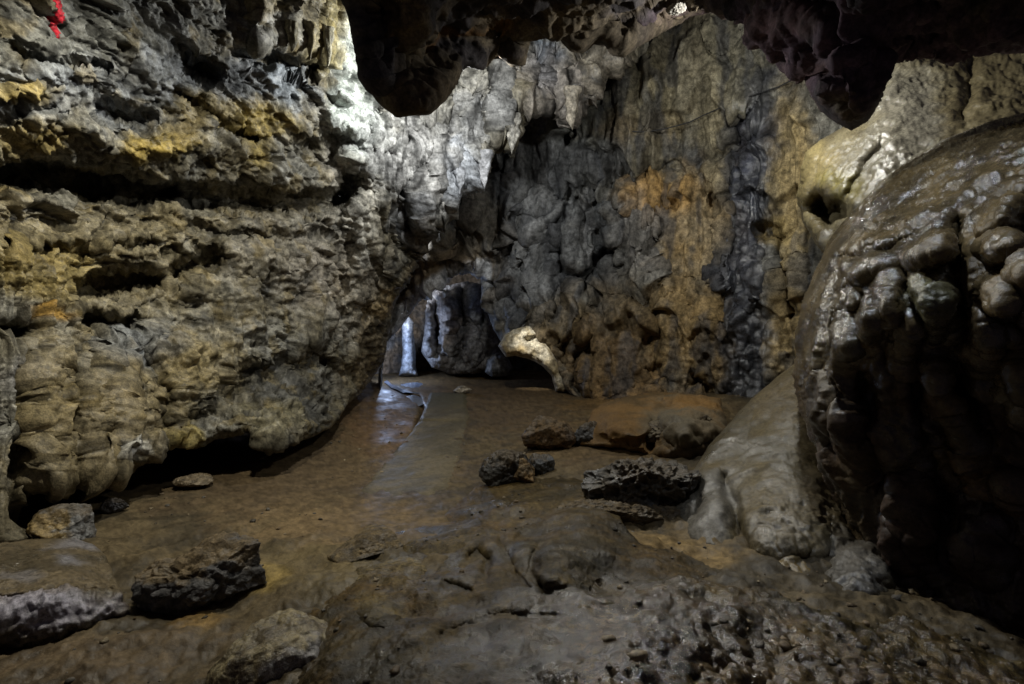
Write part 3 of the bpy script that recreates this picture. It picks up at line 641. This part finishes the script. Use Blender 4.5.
Pp[:, 2] -= .045 * sstep(.16, 0, 1 - tt - .06 * en) + .018 * sstep(.05, 0, tt - .05 * en)
# closed rim going down into the floor
nyp = len(ys); I2 = np.arange(nyp * (nu + 1)).reshape(nyp, nu + 1)
Q = np.stack([I2[:-1, :-1], I2[1:, :-1], I2[1:, 1:], I2[:-1, 1:]], -1).reshape(-1, 4).tolist()
rim = list(I2[0, :]) + list(I2[1:, -1]) + list(I2[-1, ::-1][1:]) + list(I2[::-1, 0][1:])
base = len(Pp); low = Pp[rim].copy(); low[:, 2] -= .12
Pp = np.concatenate([Pp, low])
for k in range(len(rim) - 1):
    Q.append([rim[k], rim[k + 1], base + k + 1, base + k])
vv = fbm(Pp * 1.8, 4, 810, .6)
cp = mix((.115, .095, .06), (.08, .068, .045), sstep(-.4, .4, vv))
far_ = sstep(9.5, 11, Pp[:, 1]); cp = mix(cp, (.08, .07, .042), far_)
path = mesh_obj('path', Pp, Q, M_CONC, None, cp, .12 + .2 * vv)
tag(path, kind='structure')

# shallow water at the far end of the path, and the wet runnel beside it
def puddle(out, lift, seed):
    out = rough_outline(out, 2.2, seed, 1.5)
    c = out.mean(0); V = []; n = len(out)
    for r in (0.02, .5, 1.0):
        for p in out: V.append(c + (p - c) * r)
    V = np.array(V); d = 1 / tps([(a, b, 1 / cc) for a, b, cc in zc(FL)], V[:, 0], V[:, 1])
    P = np.stack([(V[:, 0] - CX) / F * d, d, CAMZ - (V[:, 1] - CY) / F * d], 1)
    P[:, 2] = P[:, 2].mean() * .2 + P[:, 2] * .8 + lift
    Q = [[i * n + k, i * n + (k + 1) % n, (i + 1) * n + (k + 1) % n, (i + 1) * n + k] for i in (0, 1) for k in range(n)]
    o = mesh_obj('water', P, Q, M_WATER); tag(o, kind='structure'); return o
puddle([(384, 381), (392, 374), (404, 374), (412, 371), (424, 374), (434, 379), (440, 386), (432, 391), (418, 393), (404, 393), (392, 388)], -.022, 2)
puddle([(402, 396), (412, 393), (422, 396), (424, 402), (416, 407), (406, 403)], -.02, 4)

def tube(name, pts, rad, mat, parent=None, ns=8, tint=None):
    pts = np.array(pts, float); n = len(pts); V = []
    for i in range(n):
        t = pts[min(i + 1, n - 1)] - pts[max(i - 1, 0)]; t /= np.linalg.norm(t) + 1e-9
        u = np.cross(t, [0, 0, 1]); 
        if np.linalg.norm(u) < 1e-3: u = np.array([1., 0, 0])
        u /= np.linalg.norm(u); w = np.cross(u, t)
        r = rad[i] if hasattr(rad, '__len__') else rad
        for k in range(ns):
            a = 2 * math.pi * k / ns
            V.append(pts[i] + r * (math.cos(a) * u + math.sin(a) * w))
    Q = [[i * ns + k, i * ns + (k + 1) % ns, (i + 1) * ns + (k + 1) % ns, (i + 1) * ns + k] for i in range(n - 1) for k in range(ns)]
    V = np.array(V)
    c = None if tint is None else np.tile(np.array(tint, np.float32), (len(V), 1))
    return mesh_obj(name, V, Q, mat, parent, c, None if tint is None else np.full(len(V), .7))

# electric cable strung over the back wall
cp_ = [(628, 131), (640, 132), (652, 131), (664, 129), (676, 126), (690, 122), (704, 115), (720, 108), (734, 102), (748, 97), (762, 92), (778, 87), (792, 80)]
cab = [lookup(C, x, y, .05) for x, y in cp_]
# slack between the bumps: keep the nearest depth along the run
dmin = np.array([q[1] for q in cab]); fit = np.polyfit(range(len(cab)), dmin, 2); dep = np.polyval(fit, range(len(cab)))
dep -= max(0, (dep - dmin).max()) * .7
cab = [at(x, y, d) for (x, y), d in zip(cp_, dep)]
tag(tube('cable', cab, .012, M_CABLE), 'thin black cable strung across the back wall below the ceiling', 'cable')

# ------------------------------------------------------------------ foreground wet hump
M_z = [(225, 700, -.1), (300, 640, .1), (360, 580, .12), (440, 530, .1), (500, 490, .06), (560, 470, .13), (620, 500, .22), (640, 530, .25), (720, 560, .22), (820, 600, .22), (930, 640, .18), (1060, 660, .1), (1060, 800, .25), (225, 800, .0),
       (400, 640, .3), (480, 600, .28), (520, 540, .22), (560, 560, .32), (600, 600, .34), (650, 650, .42), (700, 620, .33), (760, 660, .36), (850, 660, .3), (600, 700, .45), (500, 700, .4), (700, 800, .5), (450, 800, .4)]
Mo = [(228, 800), (232, 690), (250, 640), (290, 610), (330, 585), (352, 555), (400, 530), (450, 505), (490, 480), (530, 468), (565, 472), (600, 490), (622, 520), (640, 545), (700, 560), (760, 572), (810, 595), (870, 612), (930, 640), (1080, 655), (1080, 800)]
M_knobs = [(565, 555, 52, 34, .14), (545, 560, 24, 22, .1), (590, 595, 34, 14, .05), (430, 590, 26, 20, .05), (350, 575, 26, 10, .06, -20), (430, 480, 10, 8, .03), (380, 615, 22, 14, .06), (690, 640, 60, 40, .07), (480, 500, 40, 20, .05, -25), (590, 520, 40, 24, .06)]
M_strokes = [([(470, 560), (482, 552), (490, 560), (486, 575)], 5, .12, 3), ([(500, 545), (515, 575), (530, 590)], 3, .06), ([(448, 585), (470, 590)], 4, .08, 3), ([(540, 548), (530, 570), (545, 590)], 5, .08), ([(320, 610), (380, 600), (430, 570)], 5, .05), ([(440, 640), (500, 620), (560, 620)], 7, .06)]
def M_height(P, px, py, D):
    n1 = fbm(P * 1.8, 3, 910); lump = sstep(600, 660, px + (py - 640) * .6) * sstep(560, 600, py)
    d1, d2 = worley(P * np.array([15, 15, 15]) + .3 * n1[:, None], 31)
    sm = sstep(620, 520, py) * .6
    h = .05 * n1 + .012 * fbm(P * 5, 3, 915) * (1 - sm) + lump * .038 * (.75 - dome(d1)) + .005 * ridged((P + .1 * n1[:, None]) * np.array([6, 9, 6]), 2, 920)
    h += .0035 * fbm(P * 55, 2, 926) + .005 * fbm(P * 24, 3, 925, .65) * (1 - .5 * sm) + .02 * sstep(.45, .9, fbm(P * 4, 2, 928)) * (1 - sm)
    h += .016 * ridged((P + .2 * n1[:, None]) * np.array([1.6, 3, 3]), 1, 927)
    pit = sstep(.62, .8, worley(P * 6, 33)[0]); h -= .012 * pit * sstep(.1, .5, fbm(P * 2, 2, 935))
    return h
M_patch = [(260, 650, 36, 30, (.3, .25, .13), .85), (262, 668, 14, 16, (.4, .39, .4), .7), (390, 612, 24, 10, (.24, .19, .08), .7), (480, 575, 40, 22, (.14, .105, .055), .7), (560, 565, 56, 40, (.06, .052, .03), .7), (690, 640, 90, 40, (.055, .04, .02), .8), (570, 500, 60, 24, (.13, .1, .05), .6), (500, 640, 90, 40, (.08, .062, .035), .6), (360, 570, 40, 12, (.2, .165, .09), .5),
           (430, 550, 60, 20, (.1, .085, .05), .6), (860, 640, 60, 24, (.13, .095, .04), .6), (800, 610, 50, 14, (.12, .1, .06), .6), (400, 670, 70, 20, (.09, .075, .035), .5)]
def M_col(P, px, py, H, wx, wy):
    v = fbm(P * 2.6, 4, 930, .6)
    c = mix((.15, .105, .05), (.08, .06, .03), sstep(-.4, .4, v))
    c = paint(c, wx, wy, P, M_patch, 940, .5, 3)
    g_ = sstep(.15, .5, fbm(P * np.array([2.5, 4, 3]), 4, 948, .65)) * .55; c = c * (1 - g_)[:, None] + np.array((.045, .04, .026), np.float32) * g_[:, None]
    s = sstep(.25, .55, fbm(P * np.array([3, 5, 4]), 4, 950, .6)) * .6
    c = c * (1 - s)[:, None] + np.array((.17, .13, .06), np.float32) * s[:, None]
    w = fbm(P * 12, 3, 955, .6) + .6 * fbm(P * 38, 2, 957)
    return .48 * c * np.array([1.06, 1, .82], np.float32) * (1 + .45 * np.clip(w, -.9, 1))[:, None], .35 + .3 * v + .6 * sstep(560, 620, py) * sstep(480, 620, px)
Mm = sheet('flowstone_hump', M_MUD, zc(M_z), Mo, M_height, M_col, 3, 15, 40, .05, .15, M_strokes, M_knobs, step=1.4)
tag(Mm.obj, 'low dark muddy hump of wet flowstone across the foreground, glinting at its right', 'flowstone')

# ------------------------------------------------------------------ grit and pebbles lying on the mud
def grit(n, srcs, seed):
    rs = np.random.RandomState(seed); V = []; Q = []; cs = []
    g = np.array([[x, y, z] for x in (-1, 0, 1) for y in (-1, 0, 1) for z in (-1, 0, 1) if (x, y, z) != (0, 0, 0)], float)
    cube = {}
    for k, p in enumerate(g): cube[tuple(p)] = k
    faces = []
    for ax in range(3):
        u, w = (ax + 1) % 3, (ax + 2) % 3
        for sg in (-1, 1):
            for i in (-1, 0):
                for j in (-1, 0):
                    f = []
                    for (a, b) in ((i, j), (i + 1, j), (i + 1, j + 1), (i, j + 1)):
                        p = [0, 0, 0]; p[ax] = sg; p[u] = a; p[w] = b; f.append(cube[tuple(float(t) for t in p)])
                    faces.append(f if sg > 0 else f[::-1])
    sph = g / np.linalg.norm(g, axis=1)[:, None]; faces = np.array(faces)
    for src, cnt in zip(srcs, n):
        ok = np.where(src.live & (src.Y > 395) & (src.Y < 700) & (src.X > -20) & (src.X < 1040))[0]
        clump = fbm(src.V[ok] * 1.3, 3, seed + 4)
        p = np.clip(clump + .25, 0.02, 1) * src.V[ok][:, 1] ** 1.2; p /= p.sum()
        for j in rs.choice(ok, cnt, p=p):
            r = .005 + .02 * rs.rand() ** 3
            sc = r * (np.array([1, .8, .6]) + .3 * rs.rand(3))
            a = rs.rand() * 6.28; q = sph * sc * (1 + .25 * rs.normal(size=(26, 1)))
            q = np.stack([q[:, 0] * math.cos(a) - q[:, 1] * math.sin(a), q[:, 0] * math.sin(a) + q[:, 1] * math.cos(a), q[:, 2]], 1)
            Q.append(faces + 26 * len(V)); V.append(q + src.V[j] + np.array([0, 0, r * .25]))
            cs.append(np.tile(np.array([(.14, .1, .055), (.09, .08, .065), (.2, .16, .1), (.06, .05, .035)][rs.randint(4)], np.float32) * (.6 + .6 * rs.rand()), (26, 1)))
    o = mesh_obj('gravel', np.concatenate(V), np.concatenate(Q), M_ROCK, None, np.concatenate(cs), np.full(26 * len(V), .4))
    tag(o, 'loose grit and small pebbles strewn over the muddy cave floor', 'gravel', kind='stuff')
grit((900, 190), (FLR, Mm), 5)

# ------------------------------------------------------------------ loose rocks
def boulder(px, py, w, h, zf, colA, colB, label, seed, depthr=1.0, kind='rock', rot=0, wet=.35, mat=None, cell=1.0, patches=None, n=56, dd=None, cuts=10, cmin=.55, pits=0.0, mud=.6, group=None, sink=.18, name='rock', crumble=1.0, lean=0):
    """a rock of picture width w and height h whose foot stands at (px, py) on ground of height zf"""
    d = dd or F * (CAMZ - zf) / (py - CY); rx = w / F * d / 2; rz = h / F * d / 2; ry = rx * depthr
    g = np.linspace(-1, 1, n + 1); a, b = np.meshgrid(g, g); a = np.tan(a.ravel() * math.pi / 4); b = np.tan(b.ravel() * math.pi / 4); o = np.ones_like(a)
    Vs = []; Q = []; idx = np.arange((n + 1) ** 2).reshape(n + 1, n + 1)
    for f in [(o, a, b), (-o, b, a), (b, o, a), (a, -o, b), (a, b, o), (b, a, -o)]:
        v = np.stack(f, 1); v /= np.linalg.norm(v, axis=1)[:, None]
        k = len(Vs) * (n + 1) ** 2
        Q.append(np.stack([idx[:-1, :-1], idx[:-1, 1:], idx[1:, 1:], idx[1:, :-1]], -1).reshape(-1, 4) + k); Vs.append(v)
    S = np.concatenate(Vs); Q = np.concatenate(Q)
    key = np.round(S * 1e4).astype(np.int64); _, first, inv = np.unique(key, axis=0, return_index=True, return_inverse=True)
    S = S[first]; Q = inv.reshape(-1)[Q]
    rs = np.random.RandomState(seed)
    r = np.ones(len(S))
    for k in range(cuts):                     # broken faces
        nrm = rs.normal(size=3); nrm /= np.linalg.norm(nrm); c0 = cmin + .3 * rs.rand()
        dt = S @ nrm; r = np.minimum(r, np.where(dt > .05, c0 / np.maximum(dt, .05), 9))
    V0 = S * np.minimum(r, 1.15)[:, None]
    sc = np.array([rx, ry, rz]) * 1.2
    Pw = V0 * sc
    q = Pw + seed * 3.1
    m = min(rx, rz) 
    fr = 1 / max(m, .02)
    hh = m * ((.1 + .14 * max(0, crumble - 1)) * fbm(q * fr * .9 * cell, 3, seed) + min(crumble, 1) * (.05 * ridged(q * fr * 1.7 * cell, 2, seed + 3) + .025 * fbm(q * fr * 6, 3, seed + 6, .55)))
    d1, d2 = worley(q * fr * 2.6 * cell, seed); hh = hh - crumble * m * .13 * dome(d1) - pits * m * sstep(.5, .12, worley(q * fr * 1.7 * cell + .3 * hh[:, None], seed + 5)[0]) - .5 * pits * m * sstep(.5, .12, worley(q * fr * 3.6 * cell, seed + 6)[0])
    Pw = Pw + S * hh[:, None]
    Pw[:, 0] += lean * Pw[:, 2]
    ca, sa = math.cos(R(rot)), math.sin(R(rot))
    Pw = np.stack([Pw[:, 0] * ca - Pw[:, 1] * sa, Pw[:, 0] * sa + Pw[:, 1] * ca, Pw[:, 2]], 1)
    ctr = at(px, py, d) + np.array([0, ry * .6, rz * (1 - sink)])
    v = fbm(q * fr * 1.3, 4, seed + 9, .6)
    c = mix(colA, colB, sstep(-.45, .45, v))
    patches = list(patches or []) + [((0, -.1, 1), (.085, .062, .034), mud)]
    if patches:
        for (dirv, col, s) in patches:
            dv = np.array(dirv, float); dv /= np.linalg.norm(dv); wgt = s * sstep(.45, .8, S @ dv + .35 * v)
            c = mix(c, col, wgt) if False else c * (1 - wgt)[:, None] + np.array(col, np.float32) * wgt[:, None]
    ob = mesh_obj(name, Pw + ctr, Q, mat or M_ROCK, None, c, wet + .25 * v)
    tag(ob, label, kind, group); return ob

DK, DK2 = (.075, .075, .078), (.04, .039, .038)
boulder(178, 612, 134, 70, .0, (.088, .085, .085), (.05, .048, .047), 'big dark grey broken rock with brown soil on its top, right of the wet slab', 3, .7, wet=.4, rot=12, patches=[((-.2, -.1, 1), (.13, .095, .05), .9)], n=120, cell=1.2, crumble=1.3, sink=.4, cmin=.5)
S_ctrl = [(x, y, F * (CAMZ - z) / (y - CY)) for x, y, z in [(-90, 548, .17), (0, 541, .14), (60, 537, .1), (108, 556, .06), (118, 590, .12), (60, 600, .17), (0, 606, .19), (-90, 612, .2), (50, 565, .18)]] + [(-90, 668, 2.68), (0, 660, 2.78), (60, 650, 2.85), (115, 628, 2.95)]
def S_height(P, px, py, D):
    n1 = fbm(P * 2.2, 3, 960); fr = sstep(585, 605, py + 10 * n1)
    return .03 * n1 + .01 * fbm(P * 9, 3, 963) + fr * (.03 * ridged((P + .1 * n1[:, None]) * np.array([4, 4, 9]), 3, 965) + .012 * fbm(P * 25, 3, 968)) + .003 * fbm(P * 40, 2, 969)
def S_col(P, px, py, H, wx, wy):
    v = fbm(P * 3, 4, 970, .6); c = mix((.11, .085, .05), (.07, .056, .035), sstep(-.4, .4, v))
    c = paint(c, wx, wy, P, [(40, 612, 90, 12, (.26, .25, .3), .85), (75, 546, 24, 5, (.2, .2, .23), .6), (70, 563, 18, 5, (.2, .2, .23), .6), (20, 575, 20, 6, (.17, .17, .19), .5), (40, 645, 90, 14, (.05, .04, .03), .7)], 975, .6, 4)  # lavender patches paint the wet sheen and highlights into the colour
    return c, .6 + .3 * v
Sl = sheet('rock_slab', M_MUD, S_ctrl, [(-90, 545), (-10, 541), (30, 537), (66, 536), (92, 544), (106, 556), (113, 575), (122, 596), (128, 618), (112, 634), (84, 640), (60, 650), (30, 655), (0, 661), (-90, 670)], S_height, S_col, 2, 17, 8, .12, .3, [([(0, 600), (60, 594), (110, 590)], 4, .06), ([(100, 560), (112, 590)], 6, .06)], [], step=1.3)
tag(Sl.obj, 'flat wet slab with a smooth brown top and a crusted front edge painted with a lavender sheen in the lower left corner', 'rock')
boulder(52, 546, 56, 36, .0, (.13, .13, .13), (.08, .075, .07), 'grey rock with an ochre streak under the left wall, behind the wet slab', 14, .9, wet=.5, patches=[((0, -1, .3), (.25, .17, .05), .7)])
boulder(111, 514, 22, 15, .0, (.14, .135, .14), (.09, .085, .08), 'small grey stone in the shadow of the undercut wall', 17, .9)
boulder(188, 489, 30, 14, .0, (.16, .13, .09), (.11, .085, .05), 'small tan wedge of stone on the mud just below the left wall', 19, .9)
boulder(508, 486, 48, 36, .06, (.055, .053, .05), (.032, .03, .03), 'dark wet rock at the right edge of the path, leaning against its tan neighbour', 23, .8, wet=.5, rot=20, sink=.35, pits=.15)
boulder(523, 484, 32, 28, .08, (.22, .145, .07), (.12, .09, .055), 'tan topped stone wedged against the dark rock by the path', 27, .9, wet=.3, sink=.4)
boulder(540, 473, 26, 24, .12, (.075, .077, .08), (.045, .045, .045), 'small blue-grey stone at the right end of the row beside the path', 29, .9, wet=.5, sink=.4)
boulder(547, 448, 50, 34, .2, (.11, .07, .035), (.07, .048, .03), 'rounded brown lump of clay rock between the path and the grey cobble', 33, .9, sink=.5)
boulder(588, 443, 32, 23, .24, (.085, .083, .08), (.05, .048, .046), 'dark grey cobble sitting alone on brown clay near the back wall', 37, .9, wet=.5, sink=.35)
boulder(652, 514, 112, 66, .2, (.075, .065, .05), (.03, .028, .025), 'dark lumpy porous rock leaning on the left flank of the smooth mound', 43, .7, wet=.45, n=150, cell=1.2, crumble=1.2, rot=-8, mat=M_MUD, sink=.35, pits=.25)
boulder(630, 524, 130, 24, .17, (.1, .075, .042), (.06, .05, .034), 'thin broken ledge of stone lying below the porous rock', 45, .5, wet=.4, n=90, sink=.75, crumble=1.3, pits=.15)
boulder(688, 446, 74, 40, .34, (.15, .125, .085), (.09, .07, .045), 'rubbly grey-brown rock at the foot of the blue-black streak', 51, .7, n=110, cell=1.6, sink=.5, crumble=1.8)
B_ctrl = [(575, 415, 8.2), (600, 399, 9.3), (640, 392, 9.0), (700, 395, 8.2), (730, 404, 7.6), (575, 440, 7.0), (590, 448, 6.4), (640, 458, 5.85), (700, 462, 5.6), (740, 450, 5.8), (650, 425, 6.5), (610, 420, 7.1), (690, 425, 6.2)]
def B_height(P, px, py, D):
    n1 = fbm(P * 1.2, 3, 980); rb = sstep(640, 670, px)
    return .1 * n1 + .03 * fbm(P * 5, 3, 983) + rb * (.05 * ridged(P * 3.5, 3, 985) - .05 * dome(worley(P * 5, 37)[0])) + .008 * fbm(P * 20, 2, 988)
def B_col(P, px, py, H, wx, wy):
    v = fbm(P * 2, 4, 990, .6); c = mix((.17, .1, .038), (.1, .066, .03), sstep(-.4, .4, v))
    c = paint(c, wx, wy, P, [(690, 425, 40, 26, (.13, .115, .08), .7), (610, 425, 30, 20, (.14, .08, .03), .6), (700, 405, 24, 10, (.24, .13, .04), .7)], 995)
    return c, .3 + .25 * v
Bk = sheet('clay_bank', M_SOIL, B_ctrl, [(580, 445), (584, 425), (592, 408), (606, 400), (640, 394), (690, 393), (720, 400), (728, 420), (735, 450), (700, 458), (650, 456), (610, 450)], B_height, B_col, 3, 19, 10, .3, .4, [([(655, 425), (652, 445)], 5, .3), ([(660, 400), (680, 410)], 4, .2)], [(620, 420, 34, 24, .5), (690, 425, 36, 20, .35)], step=1.3)
tag(Bk.obj, 'sloping bank of brown clay and rubble against the foot of the back wall', 'clay bank')
boulder(463, 392, 18, 7, .42, (.45, .4, .32), (.3, .26, .2), 'little pale stone on the floor beside the far end of the path', 61, .9, n=30, sink=.4)
boulder(264, 694, 104, 74, .0, (.26, .215, .12), (.12, .095, .055), 'pale tan wet rock at the bottom edge left of centre', 65, .9, n=110, wet=.7, mat=M_MUD, crumble=.7, patches=[((.5, -1, -.2), (.36, .36, .38), .6)], rot=35, sink=.6, cmin=.72, mud=.2)
boulder(384, 594, 66, 24, .1, (.13, .1, .05), (.075, .062, .036), 'low tan stone half sunk in mud above the pale wet rock', 71, 1.2, n=60, crumble=1, sink=.6)
boulder(362, 558, 70, 20, .06, (.12, .09, .048), (.075, .058, .034), 'long low brown stone half buried where the path ends', 75, 1.2, n=60, crumble=1, sink=.65)

boulder(677, 9, 17, 9, 0, (.38, .36, .32), (.25, .23, .2), 'tiny white calcite lump stuck under the dark ceiling', 81, .8, n=30, dd=6.05, name='calcite_lump', kind='calcite', crumble=2)

# ------------------------------------------------------------------ stalactites hanging from the left wall's upper edge
def stalactite(px, py, L, r, src, seed, col):
    top = lookup(src, px, py, -.02); n = 40; ns = 28; V = []
    for i in range(n + 1):
        t = i / n; rad = r * ((1 - t) ** .75) * (1 + .12 * math.sin(t * 17 + seed)) + .004
        for k in range(ns):
            a = 2 * math.pi * k / ns
            V.append((top[0] + rad * math.cos(a) + .05 * r * math.sin(t * 6 + seed), top[1] + rad * math.sin(a) * .8 - r * .2, top[2] + r * .8 - t * L))
    V = np.array(V); Q = [[i * ns + k, i * ns + (k + 1) % ns, (i + 1) * ns + (k + 1) % ns, (i + 1) * ns + k] for i in range(n) for k in range(ns)]
    nn = fbm(V * np.array([9, 9, 2]), 3, seed); ctr = np.array([top[0], top[1], 0]); dv = V - ctr; dv[:, 2] = 0; dv /= np.linalg.norm(dv, axis=1)[:, None] + 1e-6
    V = V + dv * (nn * r * .35)[:, None]
    c = mix(col, tuple(x * .5 for x in col), sstep(-.4, .4, fbm(V * 8, 3, seed + 3)))
    return mesh_obj('stalactite', V, Q, M_ROCK, src.obj, c, np.full(len(V), .5))
for (x, y, L, r, c) in [(508, 128, .75, .16, (.34, .33, .3)), (566, 96, .75, .17, (.3, .27, .22)), (478, 158, .7, .15, (.36, .37, .4)), (462, 172, .55, .13, (.36, .38, .42)), (300, 30, .45, .09, (.2, .17, .1)), (312, 28, .5, .09, (.22, .18, .09)), (324, 34, .5, .08, (.3, .28, .2)), (286, 30, .35, .08, (.18, .16, .1))]:
    stalactite(x, y, L, r, A, int(x), c)

# ------------------------------------------------------------------ light
w = bpy.data.worlds.new('World'); SC.world = w; w.use_nodes = True
bg = w.node_tree.nodes['Background']; bg.inputs[0].default_value = (.85, .75, .95, 1); bg.inputs[1].default_value = .03

def lamp(loc, power, col, rad, target=None, cone=None, blend=.6):
    l = bpy.data.lights.new('cave_or_added_lamp', 'SPOT' if cone else 'POINT'); l.energy = power; l.color = col; l.shadow_soft_size = rad
    o = bpy.data.objects.new('cave_or_added_lamp', l); o.location = loc; COL.objects.link(o)
    if cone:
        l.spot_size = R(cone); l.spot_blend = blend
        from mathutils import Vector
        o.rotation_euler = (Vector(target) - Vector(loc)).to_track_quat('-Z', 'Y').to_euler()
    return o
lamp((-.75, 7.0, 5.3), 400, (.97, .97, .93), .12)                # main floodlight hidden behind the ceiling lip
lamp((-1.9, 3.5, 4.65), 620, (1, .95, .8), .1, (-3.9, 5.1, .45), 124, .9)
lamp((3.15, 5.9, 5.1), 280, (.97, .96, .9), .1)  # added unseen lamp that brightens the upper right flowstone and back wall
lamp((-.75, 7.0, 5.3), 550, (1, .94, .82), .1, (1.2, 2.6, .3), 44, .8)  # added spot for light and glints on the foreground
lamp((1.3, 2.5, 4.6), 230, (.85, .92, 1), .06, (2.3, 2.8, 2.0), 62, .8)  # added out-of-frame spot to light the top of the right boulder
lamp((-.75, 7.0, 5.3), 900, (.95, .95, .95), .06, (.7, 1.95, .45), 17, .9)  # added narrow spot, only for wet glints on the hump
lamp((-2.12, 11.75, 4.05), 70, (.85, .92, 1), .06)  # added unseen lamp to brighten the arch rim and nearby flutes
lamp((-3.65, 14.6, 1.5), 120, (.5, .65, 1), .05)
lamp((-2.6, 13.6, 3.2), 420, (.8, .86, 1), .05)
lamp((-.2, 6.8, 5.2), 1700, (1, .95, .85), .05, at(532, 345, 11.6), 9, .5)

# ------------------------------------------------------------------ camera
cam = bpy.data.cameras.new('camera'); cam.lens = 18; cam.sensor_width = 36; cam.clip_end = 200; cam.clip_start = .05
co = bpy.data.objects.new('camera', cam); COL.objects.link(co); co.location = (0, 0, CAMZ); co.rotation_euler = (R(90), 0, 0)
SC.camera = co
SC.view_settings.view_transform = 'Standard'; SC.view_settings.look = 'None'; SC.view_settings.exposure = 0; SC.view_settings.gamma = 1
SC.render.engine = 'CYCLES'
SC.cycles.use_denoising = True
SC.cycles.max_bounces = 6
SC.cycles.sample_clamp_indirect = 4
